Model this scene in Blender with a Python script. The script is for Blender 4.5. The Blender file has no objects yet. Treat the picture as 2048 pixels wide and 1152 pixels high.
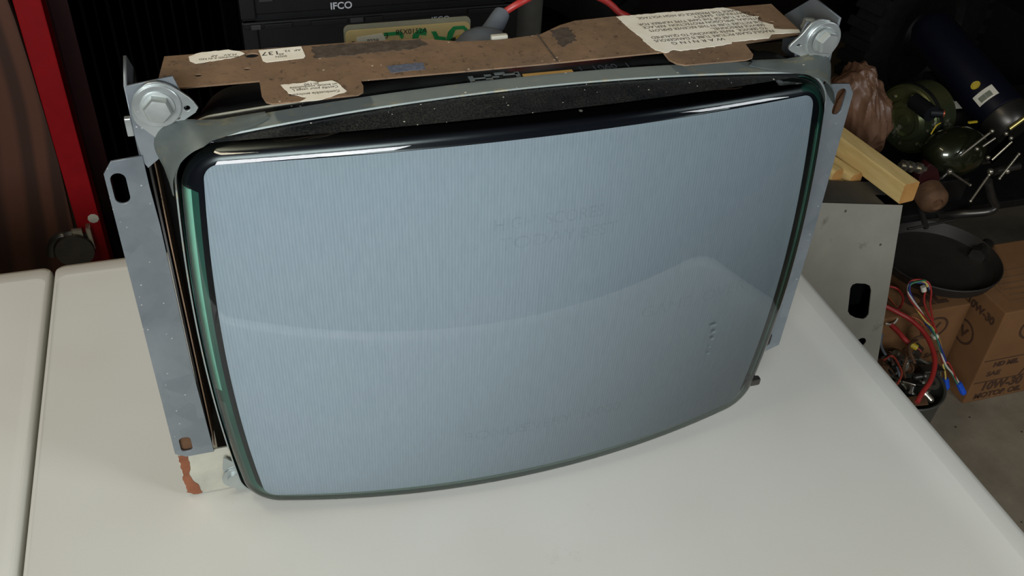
import bpy, bmesh, math, random
from mathutils import Vector, Matrix
random.seed(7)
SC = bpy.context.scene
COL = SC.collection
# ------------------------------------------------------------------ camera
CAM = Vector((-.213476, -.643, 1.478164))
RW = Matrix(((.95626, .14529, -.25387), (-.28875, .60752, -.73996), (.04672, .7809, .6229)))   # columns: camera right, up, back
cd = bpy.data.cameras.new('camera'); co = bpy.data.objects.new('camera', cd); COL.objects.link(co)
cd.sensor_width = 36; cd.lens = 1920 / 2048 * 36; cd.clip_start = .01
co.matrix_world = Matrix.Translation(CAM) @ RW.to_4x4()
SC.camera = co
# ------------------------------------------------------------------ world, lights, exposure
w = bpy.data.worlds.new('world'); SC.world = w; w.use_nodes = True
w.node_tree.nodes['Background'].inputs[0].default_value = (.62, .72, .85, 1)
w.node_tree.nodes['Background'].inputs[1].default_value = .02
SC.view_settings.view_transform = 'Standard'; SC.view_settings.look = 'None'
SC.view_settings.gamma = 1; SC.view_settings.use_curve_mapping = False
SC.view_settings.exposure = 0.0
def area(name, loc, target, sx, sy, power, colour):
    l = bpy.data.lights.new(name, 'AREA'); l.shape = 'RECTANGLE'; l.size = sx; l.size_y = sy
    l.energy = power; l.color = colour
    o = bpy.data.objects.new(name, l); COL.objects.link(o); o.location = loc
    o.rotation_euler = (Vector(target) - Vector(loc)).to_track_quat('-Z', 'Y').to_euler()
    return o
area('daylight_left', (-.70, -1.66, 1.66), (-.05, .0, .9), 1.1, .6, 42, (.95, .98, 1))
area('daylight_right', (1.65, -1.35, 1.75), (.2, 0, .8), .6, .5, 12, (.93, .97, 1))
area('shop_lamp', (-.75, .15, 2.35), (-.5, .2, .74), 1.0, .15, 7, (1, .88, .66))
# ------------------------------------------------------------------ helpers
def ray(px, py): return RW @ Vector((px - 1024, 576 - py, -1920))
def onX(px, py, v): d = ray(px, py); return CAM + d * ((v - CAM.x) / d.x)
def onY(px, py, v): d = ray(px, py); return CAM + d * ((v - CAM.y) / d.y)
def onZ(px, py, v): d = ray(px, py); return CAM + d * ((v - CAM.z) / d.z)
WP = {}
def wpos(o): return WP[o.name] if o else Vector((0, 0, 0))
def link(name, me, mats, parent=None, base=False, smooth=None):
    o = bpy.data.objects.new(name, me); COL.objects.link(o)
    if not isinstance(mats, (list, tuple)): mats = [mats]
    ids = [0] * len(me.polygons); me.polygons.foreach_get('material_index', ids)
    me.materials.clear()
    for m in mats: me.materials.append(m)
    if len(mats) > 1: me.polygons.foreach_set('material_index', ids)
    vs = [v.co for v in me.vertices]
    lo = Vector([min(v[i] for v in vs) for i in range(3)]); hi = Vector([max(v[i] for v in vs) for i in range(3)])
    c = (lo + hi) / 2
    if base or parent is None: c.z = lo.z
    me.transform(Matrix.Translation(-c))
    WP[o.name] = c
    o.parent = parent; o.location = c - wpos(parent)
    if smooth is not None:
        me.set_sharp_from_angle(angle=math.radians(smooth))
        me.polygons.foreach_set('use_smooth', [True] * len(me.polygons))
    return o
def bobj(name, bm, mats, parent=None, smooth=None, **k):
    bmesh.ops.recalc_face_normals(bm, faces=bm.faces)
    me = bpy.data.meshes.new(name); bm.to_mesh(me); bm.free()
    return link(name, me, mats, parent, smooth=smooth, **k)
def tag(o, label, cat=None, group=None, kind=None):
    o['label'] = label
    if cat: o['category'] = cat
    if group: o['group'] = group
    if kind: o['kind'] = kind
    return o
def thing(name, label, cat, loc, group=None):
    o = bpy.data.objects.new(name, None); COL.objects.link(o); o.location = loc; o.empty_display_size = .05
    WP[o.name] = Vector(loc)
    return tag(o, label, cat, group)
def struct(name, bm, m):
    o = bobj(name, bm, m); o['kind'] = 'structure'; return o
def box(bm, lo, hi, bev=0, M=None):
    r = bmesh.ops.create_cube(bm, size=1); vs = r['verts']
    for v in vs: v.co = Vector([(lo[i] + hi[i]) / 2 + v.co[i] * (hi[i] - lo[i]) for i in range(3)])
    if bev:
        es = list({e for v in vs for e in v.link_edges})
        rr = bmesh.ops.bevel(bm, geom=es, offset=bev, segments=2, profile=.6, affect='EDGES')
        vs = list({v for f in rr['faces'] for v in f.verts} | {v for v in vs if v.is_valid})
    if M is not None: bmesh.ops.transform(bm, matrix=M, verts=vs)
    return vs
def frame(a, b):
    z = (b - a).normalized(); x = z.orthogonal().normalized(); y = z.cross(x)
    return x, y, z
def cyl(bm, a, b, r1, r2=None, n=20, cap=True):
    a = Vector(a); b = Vector(b); r2 = r1 if r2 is None else r2; x, y, z = frame(a, b)
    A = [bm.verts.new(a + (x * math.cos(t) + y * math.sin(t)) * r1) for t in [2 * math.pi * i / n for i in range(n)]]
    B = [bm.verts.new(b + (x * math.cos(t) + y * math.sin(t)) * r2) for t in [2 * math.pi * i / n for i in range(n)]]
    for i in range(n): bm.faces.new((A[i], A[(i + 1) % n], B[(i + 1) % n], B[i]))
    if cap: bm.faces.new(A[::-1]); bm.faces.new(B)
def lathe(bm, a, axis, prof, n=40):
    """prof: list of (along, radius)"""
    a = Vector(a); x, y, z = frame(a, a + Vector(axis)); rings = []
    for (h, r) in prof:
        if r < 1e-5: rings.append([bm.verts.new(a + z * h)])
        else: rings.append([bm.verts.new(a + z * h + (x * math.cos(2 * math.pi * i / n) + y * math.sin(2 * math.pi * i / n)) * r) for i in range(n)])
    for p, q in zip(rings, rings[1:]):
        for i in range(n):
            j = (i + 1) % n
            if len(p) == 1 and len(q) == 1: continue
            if len(p) == 1: bm.faces.new((p[0], q[j], q[i]))
            elif len(q) == 1: bm.faces.new((p[i], p[j], q[0]))
            else: bm.faces.new((p[i], p[j], q[j], q[i]))
def loft(bm, rings, mi=None, cap0=False, cap1=False):
    R = [[bm.verts.new(p) for p in r] for r in rings]; n = len(R[0])
    for k, (p, q) in enumerate(zip(R, R[1:])):
        for i in range(n):
            f = bm.faces.new((p[i], p[(i + 1) % n], q[(i + 1) % n], q[i]))
            if mi: f.material_index = mi(k, i)
    if cap0: bm.faces.new(R[0][::-1])
    if cap1: bm.faces.new(R[-1])
    return R
def smooth_path(pts, k=8):
    pts = [Vector(p) for p in pts]; P = [pts[0]] + pts + [pts[-1]]; out = []
    for i in range(1, len(P) - 2):
        for j in range(k):
            t = j / k; a, b, c, d = P[i - 1], P[i], P[i + 1], P[i + 2]
            out.append(.5 * ((2 * b) + (c - a) * t + (2 * a - 5 * b + 4 * c - d) * t * t + (3 * b - a - 3 * c + d) * t ** 3))
    return out + [pts[-1]]
def tube(bm, pts, r, n=8, k=8, closed=False):
    P = smooth_path(pts, k) if k else [Vector(p) for p in pts]
    x = None; rings = []
    for i, p in enumerate(P):
        t = (P[min(i + 1, len(P) - 1)] - P[max(i - 1, 0)])
        if t.length < 1e-9: t = Vector((0, 0, 1))
        t.normalize()
        x = (x - t * x.dot(t)) if x is not None else t.orthogonal()
        x.normalize(); y = t.cross(x); rr = r(i / (len(P) - 1)) if callable(r) else r
        rings.append([p + (x * math.cos(2 * math.pi * j / n) + y * math.sin(2 * math.pi * j / n)) * rr for j in range(n)])
    loft(bm, rings, cap0=True, cap1=True)
def ngon2mesh(outlines, thick, M, bevel=0):
    """flat plate with holes: outlines[0] outer, rest holes; extruded both ways along local z by thick/2"""
    c = bpy.data.curves.new('plate', 'CURVE'); c.dimensions = '2D'; c.fill_mode = 'BOTH'; c.extrude = thick / 2
    c.bevel_depth = bevel; c.bevel_resolution = 1
    for o in outlines:
        s = c.splines.new('POLY'); s.points.add(len(o) - 1); s.use_cyclic_u = True
        for p, q in zip(s.points, o): p.co = (q[0], q[1], 0, 1)
    o = bpy.data.objects.new('plate', c)
    me = bpy.data.meshes.new_from_object(o); bpy.data.objects.remove(o); bpy.data.curves.remove(c)
    me.transform(M); return me
MXZ = Matrix(((1, 0, 0, 0), (0, 0, -1, 0), (0, 1, 0, 0), (0, 0, 0, 1)))     # local (u,v,w) -> (u,-w,v): a plate facing -Y
MYZ = Matrix(((0, 0, 1, 0), (1, 0, 0, 0), (0, 1, 0, 0), (0, 0, 0, 1)))      # local (u,v,w) -> (w,u,v): a plate facing +X
def T(x, y, z): return Matrix.Translation((x, y, z))
def rrect(x0, y0, x1, y1, r, n=5):
    out = []
    rs = r if isinstance(r, (list, tuple)) else [r] * 4
    for (cx, cy, a, q) in ((x1, y1, 0, rs[0]), (x0, y1, 90, rs[1]), (x0, y0, 180, rs[2]), (x1, y0, 270, rs[3])):
        ccx = cx - q if cx == x1 else cx + q; ccy = cy - q if cy == y1 else cy + q
        for i in range(n + 1):
            t = math.radians(a + 90 * i / n); out.append((ccx + q * math.cos(t), ccy + q * math.sin(t)))
    return out
def ell(cx, cy, a, b, n=20, rot=0):
    return [(cx + a * math.cos(t) * math.cos(rot) - b * math.sin(t) * math.sin(rot), cy + a * math.cos(t) * math.sin(rot) + b * math.sin(t) * math.cos(rot)) for t in [2 * math.pi * i / n for i in range(n)]]
def ragged(pts, amp, step=.002):
    out = []
    for i, p in enumerate(pts):
        q = pts[(i + 1) % len(pts)]; L = math.hypot(q[0] - p[0], q[1] - p[1]); n = max(1, int(L / step))
        for j in range(n):
            t = j / n; k = amp if j else 0
            out.append((p[0] + (q[0] - p[0]) * t + random.uniform(-k, k), p[1] + (q[1] - p[1]) * t + random.uniform(-k, k)))
    return out
def joinmesh(meshes):
    bm = bmesh.new()
    for m in meshes: bm.from_mesh(m)
    me = bpy.data.meshes.new('joined'); bm.to_mesh(me); bm.free(); return me
def text_mesh(lines, M, extrude=.00005):
    """lines: (string, x, y, size[, xscale, align, shear, offset])"""
    ms = []
    for L in lines:
        s, x, y, sz = L[:4]; xs = L[4] if len(L) > 4 else 1; al = L[5] if len(L) > 5 else 'LEFT'; off = L[6] if len(L) > 6 else 0
        c = bpy.data.curves.new('t', 'FONT'); c.body = s; c.size = sz; c.align_x = al; c.extrude = extrude; c.offset = off
        o = bpy.data.objects.new('t', c); me = bpy.data.meshes.new_from_object(o)
        bpy.data.objects.remove(o); bpy.data.curves.remove(c)
        me.transform(T(x, y, 0) @ Matrix.Diagonal((xs, 1, 1, 1))); ms.append(me)
    me = joinmesh(ms); me.transform(M); return me
# ------------------------------------------------------------------ materials
class N:
    def __init__(s, name):
        s.m = bpy.data.materials.new(name); s.m.use_nodes = True; s.t = s.m.node_tree; s.b = s.t.nodes['Principled BSDF']
        s.tc = None
    def n(s, t, **k):
        x = s.t.nodes.new(t)
        for a, v in k.items(): setattr(x, a, v)
        return x
    def l(s, a, b): s.t.links.new(a, b)
    def co(s, scale=(1, 1, 1)):
        tc = s.n('ShaderNodeTexCoord'); mp = s.n('ShaderNodeMapping'); mp.inputs['Scale'].default_value = scale
        s.l(tc.outputs['Object'], mp.inputs[0]); return mp.outputs[0]
    def noise(s, sc, det=4, rough=.6, scale=(1, 1, 1)):
        x = s.n('ShaderNodeTexNoise'); x.inputs['Scale'].default_value = sc; x.inputs['Detail'].default_value = det; x.inputs['Roughness'].default_value = rough
        s.l(s.co(scale), x.inputs['Vector']); return x.outputs['Fac']
    def ramp(s, src, a, b):
        x = s.n('ShaderNodeMapRange'); x.inputs[1].default_value = a; x.inputs[2].default_value = b; s.l(src, x.inputs[0]); return x.outputs[0]
    def mix(s, f, a, b):
        x = s.n('ShaderNodeMix', data_type='RGBA')
        if isinstance(f, (int, float)): x.inputs[0].default_value = f
        else: s.l(f, x.inputs[0])
        for i, c in ((6, a), (7, b)):
            if isinstance(c, tuple): x.inputs[i].default_value = (*c, 1)
            else: s.l(c, x.inputs[i])
        return x.outputs[2]
    def math(s, op, a, b=0):
        x = s.n('ShaderNodeMath', operation=op)
        for i, v in ((0, a), (1, b)):
            if isinstance(v, (int, float)): x.inputs[i].default_value = v
            else: s.l(v, x.inputs[i])
        return x.outputs[0]
    def bump(s, src, st, d=.001):
        x = s.n('ShaderNodeBump'); x.inputs['Strength'].default_value = st; x.inputs['Distance'].default_value = d
        s.l(src, x.inputs['Height']); s.l(x.outputs[0], s.b.inputs['Normal'])
    def col(s, c):
        if isinstance(c, tuple): s.b.inputs['Base Color'].default_value = (*c, 1)
        else: s.l(c, s.b.inputs['Base Color'])
    def set(s, rough=.5, metal=0, spec=.5, coat=0):
        s.b.inputs['Roughness'].default_value = rough; s.b.inputs['Metallic'].default_value = metal
        s.b.inputs['Specular IOR Level'].default_value = spec; s.b.inputs['Coat Weight'].default_value = coat; s.b.inputs['Coat Roughness'].default_value = .03
def L(r, g, b):
    f = lambda c: (c / 255 / 12.92 if c / 255 <= .04045 else ((c / 255 + .055) / 1.055) ** 2.4)
    return (f(r), f(g), f(b))
def simple(name, c, rough=.5, metal=0, spec=.5, var=.12, sc=30, bump=0, coat=0):
    x = N(name); f = x.ramp(x.noise(sc), .3, .7)
    x.col(x.mix(f, tuple(v * (1 - var) for v in c), tuple(min(1, v * (1 + var)) for v in c)))
    x.set(rough, metal, spec, coat)
    if bump: x.bump(x.noise(sc * 6), bump)
    return x.m
def specks(x, scale, thr, dist=.5):
    """sparse small dots 0..1"""
    v = x.n('ShaderNodeTexVoronoi'); v.inputs['Scale'].default_value = scale; x.l(x.co(), v.inputs['Vector'])
    wn = x.n('ShaderNodeSeparateColor'); x.l(v.outputs['Color'], wn.inputs[0])
    size = x.math('MULTIPLY', x.math('GREATER_THAN', wn.outputs[0], thr), x.math('LESS_THAN', v.outputs['Distance'], x.math('MULTIPLY', wn.outputs[1], dist)))
    return size
# table plastic
x = N('white_table_plastic')
c = x.mix(x.ramp(x.noise(3, 3), .3, .7), L(203, 201, 191), L(212, 212, 204))
c = x.mix(x.math('MULTIPLY', specks(x, 30, .70, .05), .6), c, L(105, 108, 100))
c = x.mix(x.math('MULTIPLY', x.ramp(x.noise(18, 5, .7), .66, .78), .22), c, L(150, 143, 128))
x.col(c); x.set(.38, 0, .35); x.bump(x.noise(420, 2), .12, .0004); M_TABLE = x.m
# concrete
x = N('concrete_floor')
c = x.mix(x.ramp(x.noise(5, 6, .65), .3, .7), L(105, 96, 80), L(140, 130, 112))
c = x.mix(x.ramp(x.noise(2.2, 4), .55, .75), c, L(88, 80, 66)); c = x.mix(specks(x, 60, .8, .2), c, L(60, 52, 42))
x.col(c); x.set(.75); x.bump(x.noise(90), .3); M_FLOOR = x.m
def galv(name, a, b, rough=.42, rust=.75, metal=.75):
    x = N(name)
    v = x.n('ShaderNodeTexVoronoi'); v.inputs['Scale'].default_value = 55; x.l(x.co(), v.inputs['Vector'])
    s = x.n('ShaderNodeSeparateColor'); x.l(v.outputs['Color'], s.inputs[0])
    c = x.mix(x.ramp(x.noise(9, 6, .6), .3, .7), a, b)
    c = x.mix(x.math('MULTIPLY', s.outputs[0], .035), c, (.9, .92, .95))
    c = x.mix(x.ramp(x.noise(38, 6, .75), rust, rust + .06), c, L(120, 66, 42))
    c = x.mix(specks(x, 300, .93, .25), c, L(200, 200, 195))
    x.col(c); x.set(rough, metal); 
    r = x.ramp(x.noise(26, 4), .3, .7); mr = x.math('ADD', x.math('MULTIPLY', r, .18), rough - .09); x.l(mr, x.b.inputs['Roughness'])
    x.bump(x.noise(160, 3), .15, .0005); return x.m
M_GALV = galv('galvanised_steel', L(106, 115, 121), L(130, 137, 141), .45, .75, .55)
M_ZINC = galv('zinc_plated_steel', L(158, 166, 166), L(182, 188, 184), .36, .8, .7)
M_BAND = N('dull_grey_band'); x = M_BAND
c = x.mix(x.ramp(x.noise(14, 6, .7), .35, .7), L(128, 138, 136), L(146, 155, 150))
c = x.mix(x.ramp(x.noise(30, 6, .75, (1, 3, 1)), .56, .68), c, L(172, 164, 132)); c = x.mix(specks(x, 200, .95, .3), c, L(225, 225, 215))
x.col(c); x.set(.5, .35); M_BAND = x.m
x = N('dusty_dark_glass')
g = x.n('ShaderNodeNewGeometry'); sp = x.n('ShaderNodeSeparateXYZ'); x.l(g.outputs['Normal'], sp.inputs[0])
up = x.ramp(sp.outputs[2], .55, .9)
dust = x.math('MULTIPLY', up, x.ramp(x.noise(700, 5, .8), .42, .72))
patch = x.ramp(x.noise(16, 4), .3, .55)
dust = x.math('MULTIPLY', dust, patch)
c = x.mix(x.math('MULTIPLY', dust, .30), L(14, 18, 24), L(120, 120, 108))
c = x.mix(x.math('MULTIPLY', specks(x, 480, .965, .38), up), c, L(205, 205, 195))
x.col(c); x.set(.12, 0, .6); x.l(x.math('ADD', x.math('MULTIPLY', x.math('MULTIPLY', up, x.ramp(x.noise(20, 3), .3, .6)), .38), .08), x.b.inputs['Roughness']); M_SKIRT = x.m
M_MASK = simple('black_border', L(14, 14, 20), .25, 0, .5, .1)
M_DGREEN = simple('dark_green_glass', L(46, 80, 70), .12, 0, .6, .25, 8)
M_REAR = simple('grey_rear_glass', L(54, 58, 56), .22, 0, .6, .3, 40)
M_EDGELIGHT = simple('painted_edge_light', L(124, 184, 160), .15, 0, .6, .25, 12)  # light refracted in the side edges of the glass, painted as a colour
M_OLIVE = simple('grey_green_glass_edge', L(82, 104, 94), .15, 0, .6, .12, 12)
# phosphor
x = N('phosphor')
wv = x.n('ShaderNodeTexWave', wave_type='BANDS', bands_direction='X'); wv.inputs['Scale'].default_value = 125; wv.inputs['Distortion'].default_value = 0
x.l(x.co(), wv.inputs['Vector'])
c = x.mix(x.math('ADD', x.math('MULTIPLY', wv.outputs['Fac'], .6), x.math('MULTIPLY', x.ramp(x.noise(500, 2, .5, (1, 1, .12)), .3, .7), .4)), L(139, 144, 153), L(155, 159, 167))
c = x.mix(x.math('MULTIPLY', x.ramp(x.noise(7, 3), .45, .75), .16), c, L(140, 156, 150))
x.col(c); x.set(.7, 0, .2); M_PHOS = x.m
x = N('burnt_phosphor'); 
tr = x.n('ShaderNodeBsdfTransparent'); ms = x.n('ShaderNodeMixShader'); x.col(L(96, 104, 104)); x.set(.8, 0, .1)
f = x.math('MULTIPLY', x.ramp(x.noise(160, 3), .3, .6), .075)
x.l(f, ms.inputs[0]); x.l(tr.outputs[0], ms.inputs[1]); x.l(x.b.outputs[0], ms.inputs[2]); x.l(ms.outputs[0], x.t.nodes['Material Output'].inputs[0]); M_BURN = x.m
# clear faceplate glass
x = N('clear_faceplate_glass')
tr = x.n('ShaderNodeBsdfTransparent'); tr.inputs[0].default_value = (.86, .93, .92, 1)
gl = x.n('ShaderNodeBsdfGlossy'); gl.inputs['Roughness'].default_value = .015; gl.inputs[0].default_value = (1, 1, 1, 1)
fr = x.n('ShaderNodeFresnel'); fr.inputs[0].default_value = 1.52
ms = x.n('ShaderNodeMixShader'); x.l(fr.outputs[0], ms.inputs[0]); x.l(tr.outputs[0], ms.inputs[1]); x.l(gl.outputs[0], ms.inputs[2])
df = x.n('ShaderNodeBsdfDiffuse'); df.inputs[0].default_value = (*L(120, 125, 118), 1); m2 = x.n('ShaderNodeMixShader')
sm = x.math('MULTIPLY', specks(x, 34, .9, .06), .55)
x.l(sm, m2.inputs[0]); x.l(ms.outputs[0], m2.inputs[1]); x.l(df.outputs[0], m2.inputs[2])
x.l(m2.outputs[0], x.t.nodes['Material Output'].inputs[0]); x.t.nodes.remove(x.b); M_GLASS = x.m
# brown fibreboard
x = N('brown_fibreboard')
c = x.mix(x.ramp(x.noise(22, 6, .7), .3, .7), L(108, 88, 68), L(136, 110, 86))
c = x.mix(x.math('MULTIPLY', x.ramp(x.noise(9, 4, .6, (1, 2, 1)), .54, .68), .5), c, L(92, 80, 70))
c = x.mix(x.ramp(x.noise(130, 5, .85), .57, .66), c, L(64, 54, 46)); c = x.mix(specks(x, 300, .95, .3), c, L(190, 175, 155))
x.col(c); x.set(.72, 0, .3); x.bump(x.noise(300, 4), .3, .0005); M_FIBRE = x.m
M_SMUT = simple('dark_glue_stain', L(80, 71, 62), .85, 0, .2, .35, 120, .4)
M_SLATE = simple('blue_grey_residue', L(92, 98, 112), .8, 0, .3, .3, 250, .4)
x = N('old_label_paper'); c = x.mix(x.ramp(x.noise(30, 4), .35, .7), L(240, 237, 224), L(228, 220, 200))
x.col(c); x.set(.8, 0, .2); x.bump(x.noise(70), .3); M_PAPER = x.m
M_INK = simple('black_ink', L(50, 48, 46), .8, 0, .1, .3, 400)
M_BLACKP = simple('black_plastic', L(22, 23, 25), .45, 0, .3)
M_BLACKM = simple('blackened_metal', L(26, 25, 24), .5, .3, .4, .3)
M_WHITEINK = simple('pale_grey_print', L(198, 202, 210), .7)
M_LATCH = simple('dark_grey_latch_plastic', L(52, 52, 54), .4)
M_RUBBER = simple('dark_rubber', L(20, 20, 20), .7, 0, .25, .3, 40, .3)
M_GREYRUB = simple('grey_rubber', L(92, 98, 104), .5, 0, .35)
M_REDW = simple('red_wire_insulation', L(156, 46, 42), .4)
M_REDP = simple('red_paint', L(116, 2, 9), .6, 0, .15, .12)
M_MAROON = simple('maroon_paint', L(44, 8, 12), .5, 0, .4)
M_PCB = simple('tan_circuit_board', L(196, 176, 122), .45, 0, .4, .06)
M_PCBE = simple('board_edge', L(140, 140, 120), .5)
M_TRACE = simple('green_solder_mask', L(40, 138, 78), .4)
M_CREAM = simple('cream_paper', L(212, 208, 190), .6)
M_YEL = simple('yellow_plastic', L(176, 152, 34), .5)
M_ORANGE = simple('orange_tape', L(206, 160, 88), .6)
M_CHR = simple('steel', L(170, 165, 150), .28, .9, .5, .1)
M_DSTEEL = simple('dark_steel', L(78, 76, 72), .35, .8, .5, .2)
M_RUSTM = simple('rusty_metal', L(96, 70, 50), .7, .3, .3, .35, 25, .3)
x = N('yellow_chromate'); c = x.mix(x.ramp(x.noise(6, 3), .3, .7), L(124, 120, 74), L(78, 92, 68)); c = x.mix(x.ramp(x.noise(40, 5, .7), .6, .7), c, L(190, 185, 165))
x.col(c); x.set(.33, .75); M_CHROM = x.m
M_NAVY = simple('navy_paint', L(10, 13, 26), .45, 0, .4)
def wood(name, a, b, sc=(1, 9, 9), ring=3, rough=.6):
    x = N(name); c = x.mix(x.ramp(x.noise(ring * 3, 5, .6, sc), .3, .7), a, b)
    x.col(c); x.set(rough, 0, .3); x.bump(x.noise(60, 4, .6, sc), .2); return x.m
M_PINE = wood('pine_wood', L(196, 168, 108), L(218, 192, 132), (9, 1, 9))
M_ENDG = wood('pine_end_grain', L(168, 122, 66), L(190, 142, 84), (4, 4, 4))
x = N('red_stained_plywood')
wv = x.n('ShaderNodeTexWave', wave_type='BANDS', bands_direction='X', wave_profile='SIN'); wv.inputs['Scale'].default_value = 5; wv.inputs['Distortion'].default_value = 14; wv.inputs['Detail'].default_value = 2; wv.inputs['Detail Scale'].default_value = .6
x.l(x.co((1, 1, .32)), wv.inputs['Vector'])
c = x.mix(x.ramp(wv.outputs['Fac'], .2, .8), L(52, 32, 24), L(78, 48, 34)); x.col(c); x.set(.6, 0, .3); M_PLY = x.m
M_CARD = simple('cardboard', L(128, 92, 60), .8, 0, .2, .1, 10, .2)
M_CARDINK = simple('brown_carton_ink', L(74, 50, 34), .8)
M_BAG = simple('crinkled_brown_plastic', L(104, 76, 58), .42, 0, .5, .25, 14, .4)
x = N('brushed_sheet_metal'); c = x.mix(x.ramp(x.noise(5, 5, .6), .3, .7), L(142, 140, 130), L(166, 163, 150)); c = x.mix(x.ramp(x.noise(16, 5, .7), .64, .74), c, L(120, 116, 104))
x.col(c); x.set(.55, .3); M_SHEET = x.m
M_SHEETD = simple('dull_sheet_metal_lip', L(112, 110, 104), .5, .4)
x = N('painted_steel_worn'); c = x.mix(x.ramp(x.noise(20, 5, .6), .4, .7), L(178, 176, 160), L(152, 152, 140)); x.col(c); x.set(.6, .1); M_WORN = x.m
M_RUSTB = simple('bare_rust', L(122, 76, 54), .85, 0, .2, .2, 60, .3)
M_WALL = simple('dark_garage_wall', L(30, 24, 22), .9, 0, .1)
M_BLUEC = simple('blue_connector_plastic', L(30, 84, 200), .4)
M_WIRES = {'red': M_REDW, 'yellow': simple('yellow_wire', L(200, 176, 90), .45), 'white': simple('white_wire', L(205, 200, 185), .45), 'blue': simple('blue_wire', L(50, 60, 130), .45), 'green': simple('green_wire', L(60, 120, 90), .45)}
# ------------------------------------------------------------------ room
bm = bmesh.new(); box(bm, (-3, -4, -.1), (3.4, 2.6, 0)); struct('floor', bm, M_FLOOR)
bm = bmesh.new(); box(bm, (-3, 2.3, 0), (3.4, 2.4, 2.7)); struct('wall_back', bm, M_WALL)
bm = bmesh.new(); box(bm, (-2.6, -4, 0), (-2.5, 2.3, 2.7)); struct('wall_left', bm, M_WALL)
bm = bmesh.new(); box(bm, (2.9, -4, 0), (3.0, 2.3, 2.7)); struct('wall_right', bm, M_WALL)
bm = bmesh.new(); box(bm, (-3, -4, 2.7), (3.4, 2.6, 2.8)); struct('ceiling', bm, M_WALL)
# ------------------------------------------------------------------ folding table
TZ = .74; SX = -.4490
tb = thing('folding_table', 'white plastic folding table with a centre seam, the bare picture tube standing on it', 'table', (0, .03, 0))
def top_half(x0, x1, rs):
    bm = bmesh.new(); y0, y1 = -.347, .415
    prof = [(.034, -.0006), (.031, 0), (.03, 0), (.012, -.0016), (.005, -.004), (.0012, -.009), (0, -.016), (0, -.036), (.004, -.042), (.02, -.044)]
    rings = []
    for ins, dz in prof:
        rings.append([(px, py, TZ + dz) for px, py in rrect(x0 + ins * (1 if x0 > SX + .5 or x0 < SX - .5 else .16), y0 + ins, x1 - ins * (1 if x1 > 0 else .16), y1 - ins, [max(.002, r) for r in rs], 6)])
    loft(bm, rings, cap0=True, cap1=True)
    return bobj('table_top', bm, M_TABLE, tb, 35)
top_half(SX + .0016, .468, [.045, .012, .012, .045]); top_half(SX - .915, SX - .0016, [.012, .045, .045, .012])
bm = bmesh.new()
box(bm, (SX - .03, -.3, TZ - .05), (SX + .03, .38, TZ - .0455)); bobj('centre_hinge', bm, M_DSTEEL, tb)
for sx in (-1, 1):
    X = SX + sx * .62
    for yy in (-.28, .35):
        bm = bmesh.new(); cyl(bm, (X, yy, 0), (X, yy, TZ - .044), .0125, n=16); bobj('leg', bm, M_GREYRUB, tb, 40)
    bm = bmesh.new(); cyl(bm, (X, -.28, .16), (X, .35, .16), .01, n=12); bobj('cross_bar', bm, M_GREYRUB, tb, 40)
# ------------------------------------------------------------------ picture tube
crt = thing('picture_tube', 'large bare television picture tube with pale grey screen, standing on the white table', 'picture tube', (0, .02, TZ))
TX, TY, TZc = .0074, -.0688, .9417
RX_, RZ_ = 1.058, 2.0; ROLL = -.0104
def outline(hw, hh, bx, bz, r, ns=44, nc=15):
    """rounded rectangle whose four sides bow outward; starts at the right-top, counter-clockwise"""
    pts = []
    top = lambda u: (-u * hw, hh + bz * (1 - u * u))
    left = lambda u: (-hw - bx * (1 - u * u), -u * hh)
    fw = 1 - r / hw; fh = 1 - r / hh
    def lin(f, fr):
        return [f(-fr + 2 * fr * i / ns) for i in range(ns + 1)]
    sides = [lin(top, fw), lin(left, fh), [(-a, -b) for a, b in lin(top, fw)], [(-a, -b) for a, b in lin(left, fh)]]
    corners = [(-hw, hh), (-hw, -hh), (hw, -hh), (hw, hh)]
    for k in range(4):
        pts += sides[k]
        a = Vector(sides[k][-1]); b = Vector(sides[(k + 1) % 4][0]); c = Vector(corners[k])
        for i in range(1, nc):
            t = i / nc
            # circle-like conic through a and b with control c
            wgt = .75; den = (1 - t) ** 2 + 2 * wgt * t * (1 - t) + t * t
            p = (a * (1 - t) ** 2 + c * (2 * wgt * t * (1 - t)) + b * t * t) / den
            pts.append((p.x, p.y))
    return pts
NS, NC = 44, 15; PER = NS + 1 + NC - 1
def zone(i): # 0 top,1 left,2 bottom,3 right (corner points count with the preceding side)
    k = (i // PER) % 4; return k
def sag(x, z): return x * x / 2 / RX_ + z * z / 2 / RZ_
def tpt(x, z, y): # tube local -> world
    c, s = math.cos(ROLL), math.sin(ROLL)
    return Vector((TX + x * c + z * s, y, TZc - x * s + z * c))
def face_ring(o, dy): return [tpt(x, z, TY + sag(x, z) + dy) for x, z in o]
def flat_ring(o, y): return [tpt(x, z, y) for x, z in o]
def dome(bm, o, dy, nr=24):
    rings = [[tpt(x * k / nr, z * k / nr, TY + sag(x * k / nr, z * k / nr) + dy) for x, z in o] for k in range(nr, 0, -1)]
    R = loft(bm, rings); c = bm.verts.new(tpt(0, 0, TY + dy)); r = R[-1]
    for i in range(len(r)): bm.faces.new((r[i], r[(i + 1) % len(r)], c))
PH = outline(.2427, .1784, .0101, .0066, .011)
bm = bmesh.new(); dome(bm, PH, 0); phos = bobj('phosphor_screen', bm, M_PHOS, crt, 60); phos['label'] = 'pale blue grey screen coating with fine vertical lines'
GO = dict(hw=.2581, hh=.1873, bx=.0104, bz=.0104)
def G(d, r=.028): return outline(GO['hw'] + d, GO['hh'] + d, GO['bx'], GO['bz'], r)
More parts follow.
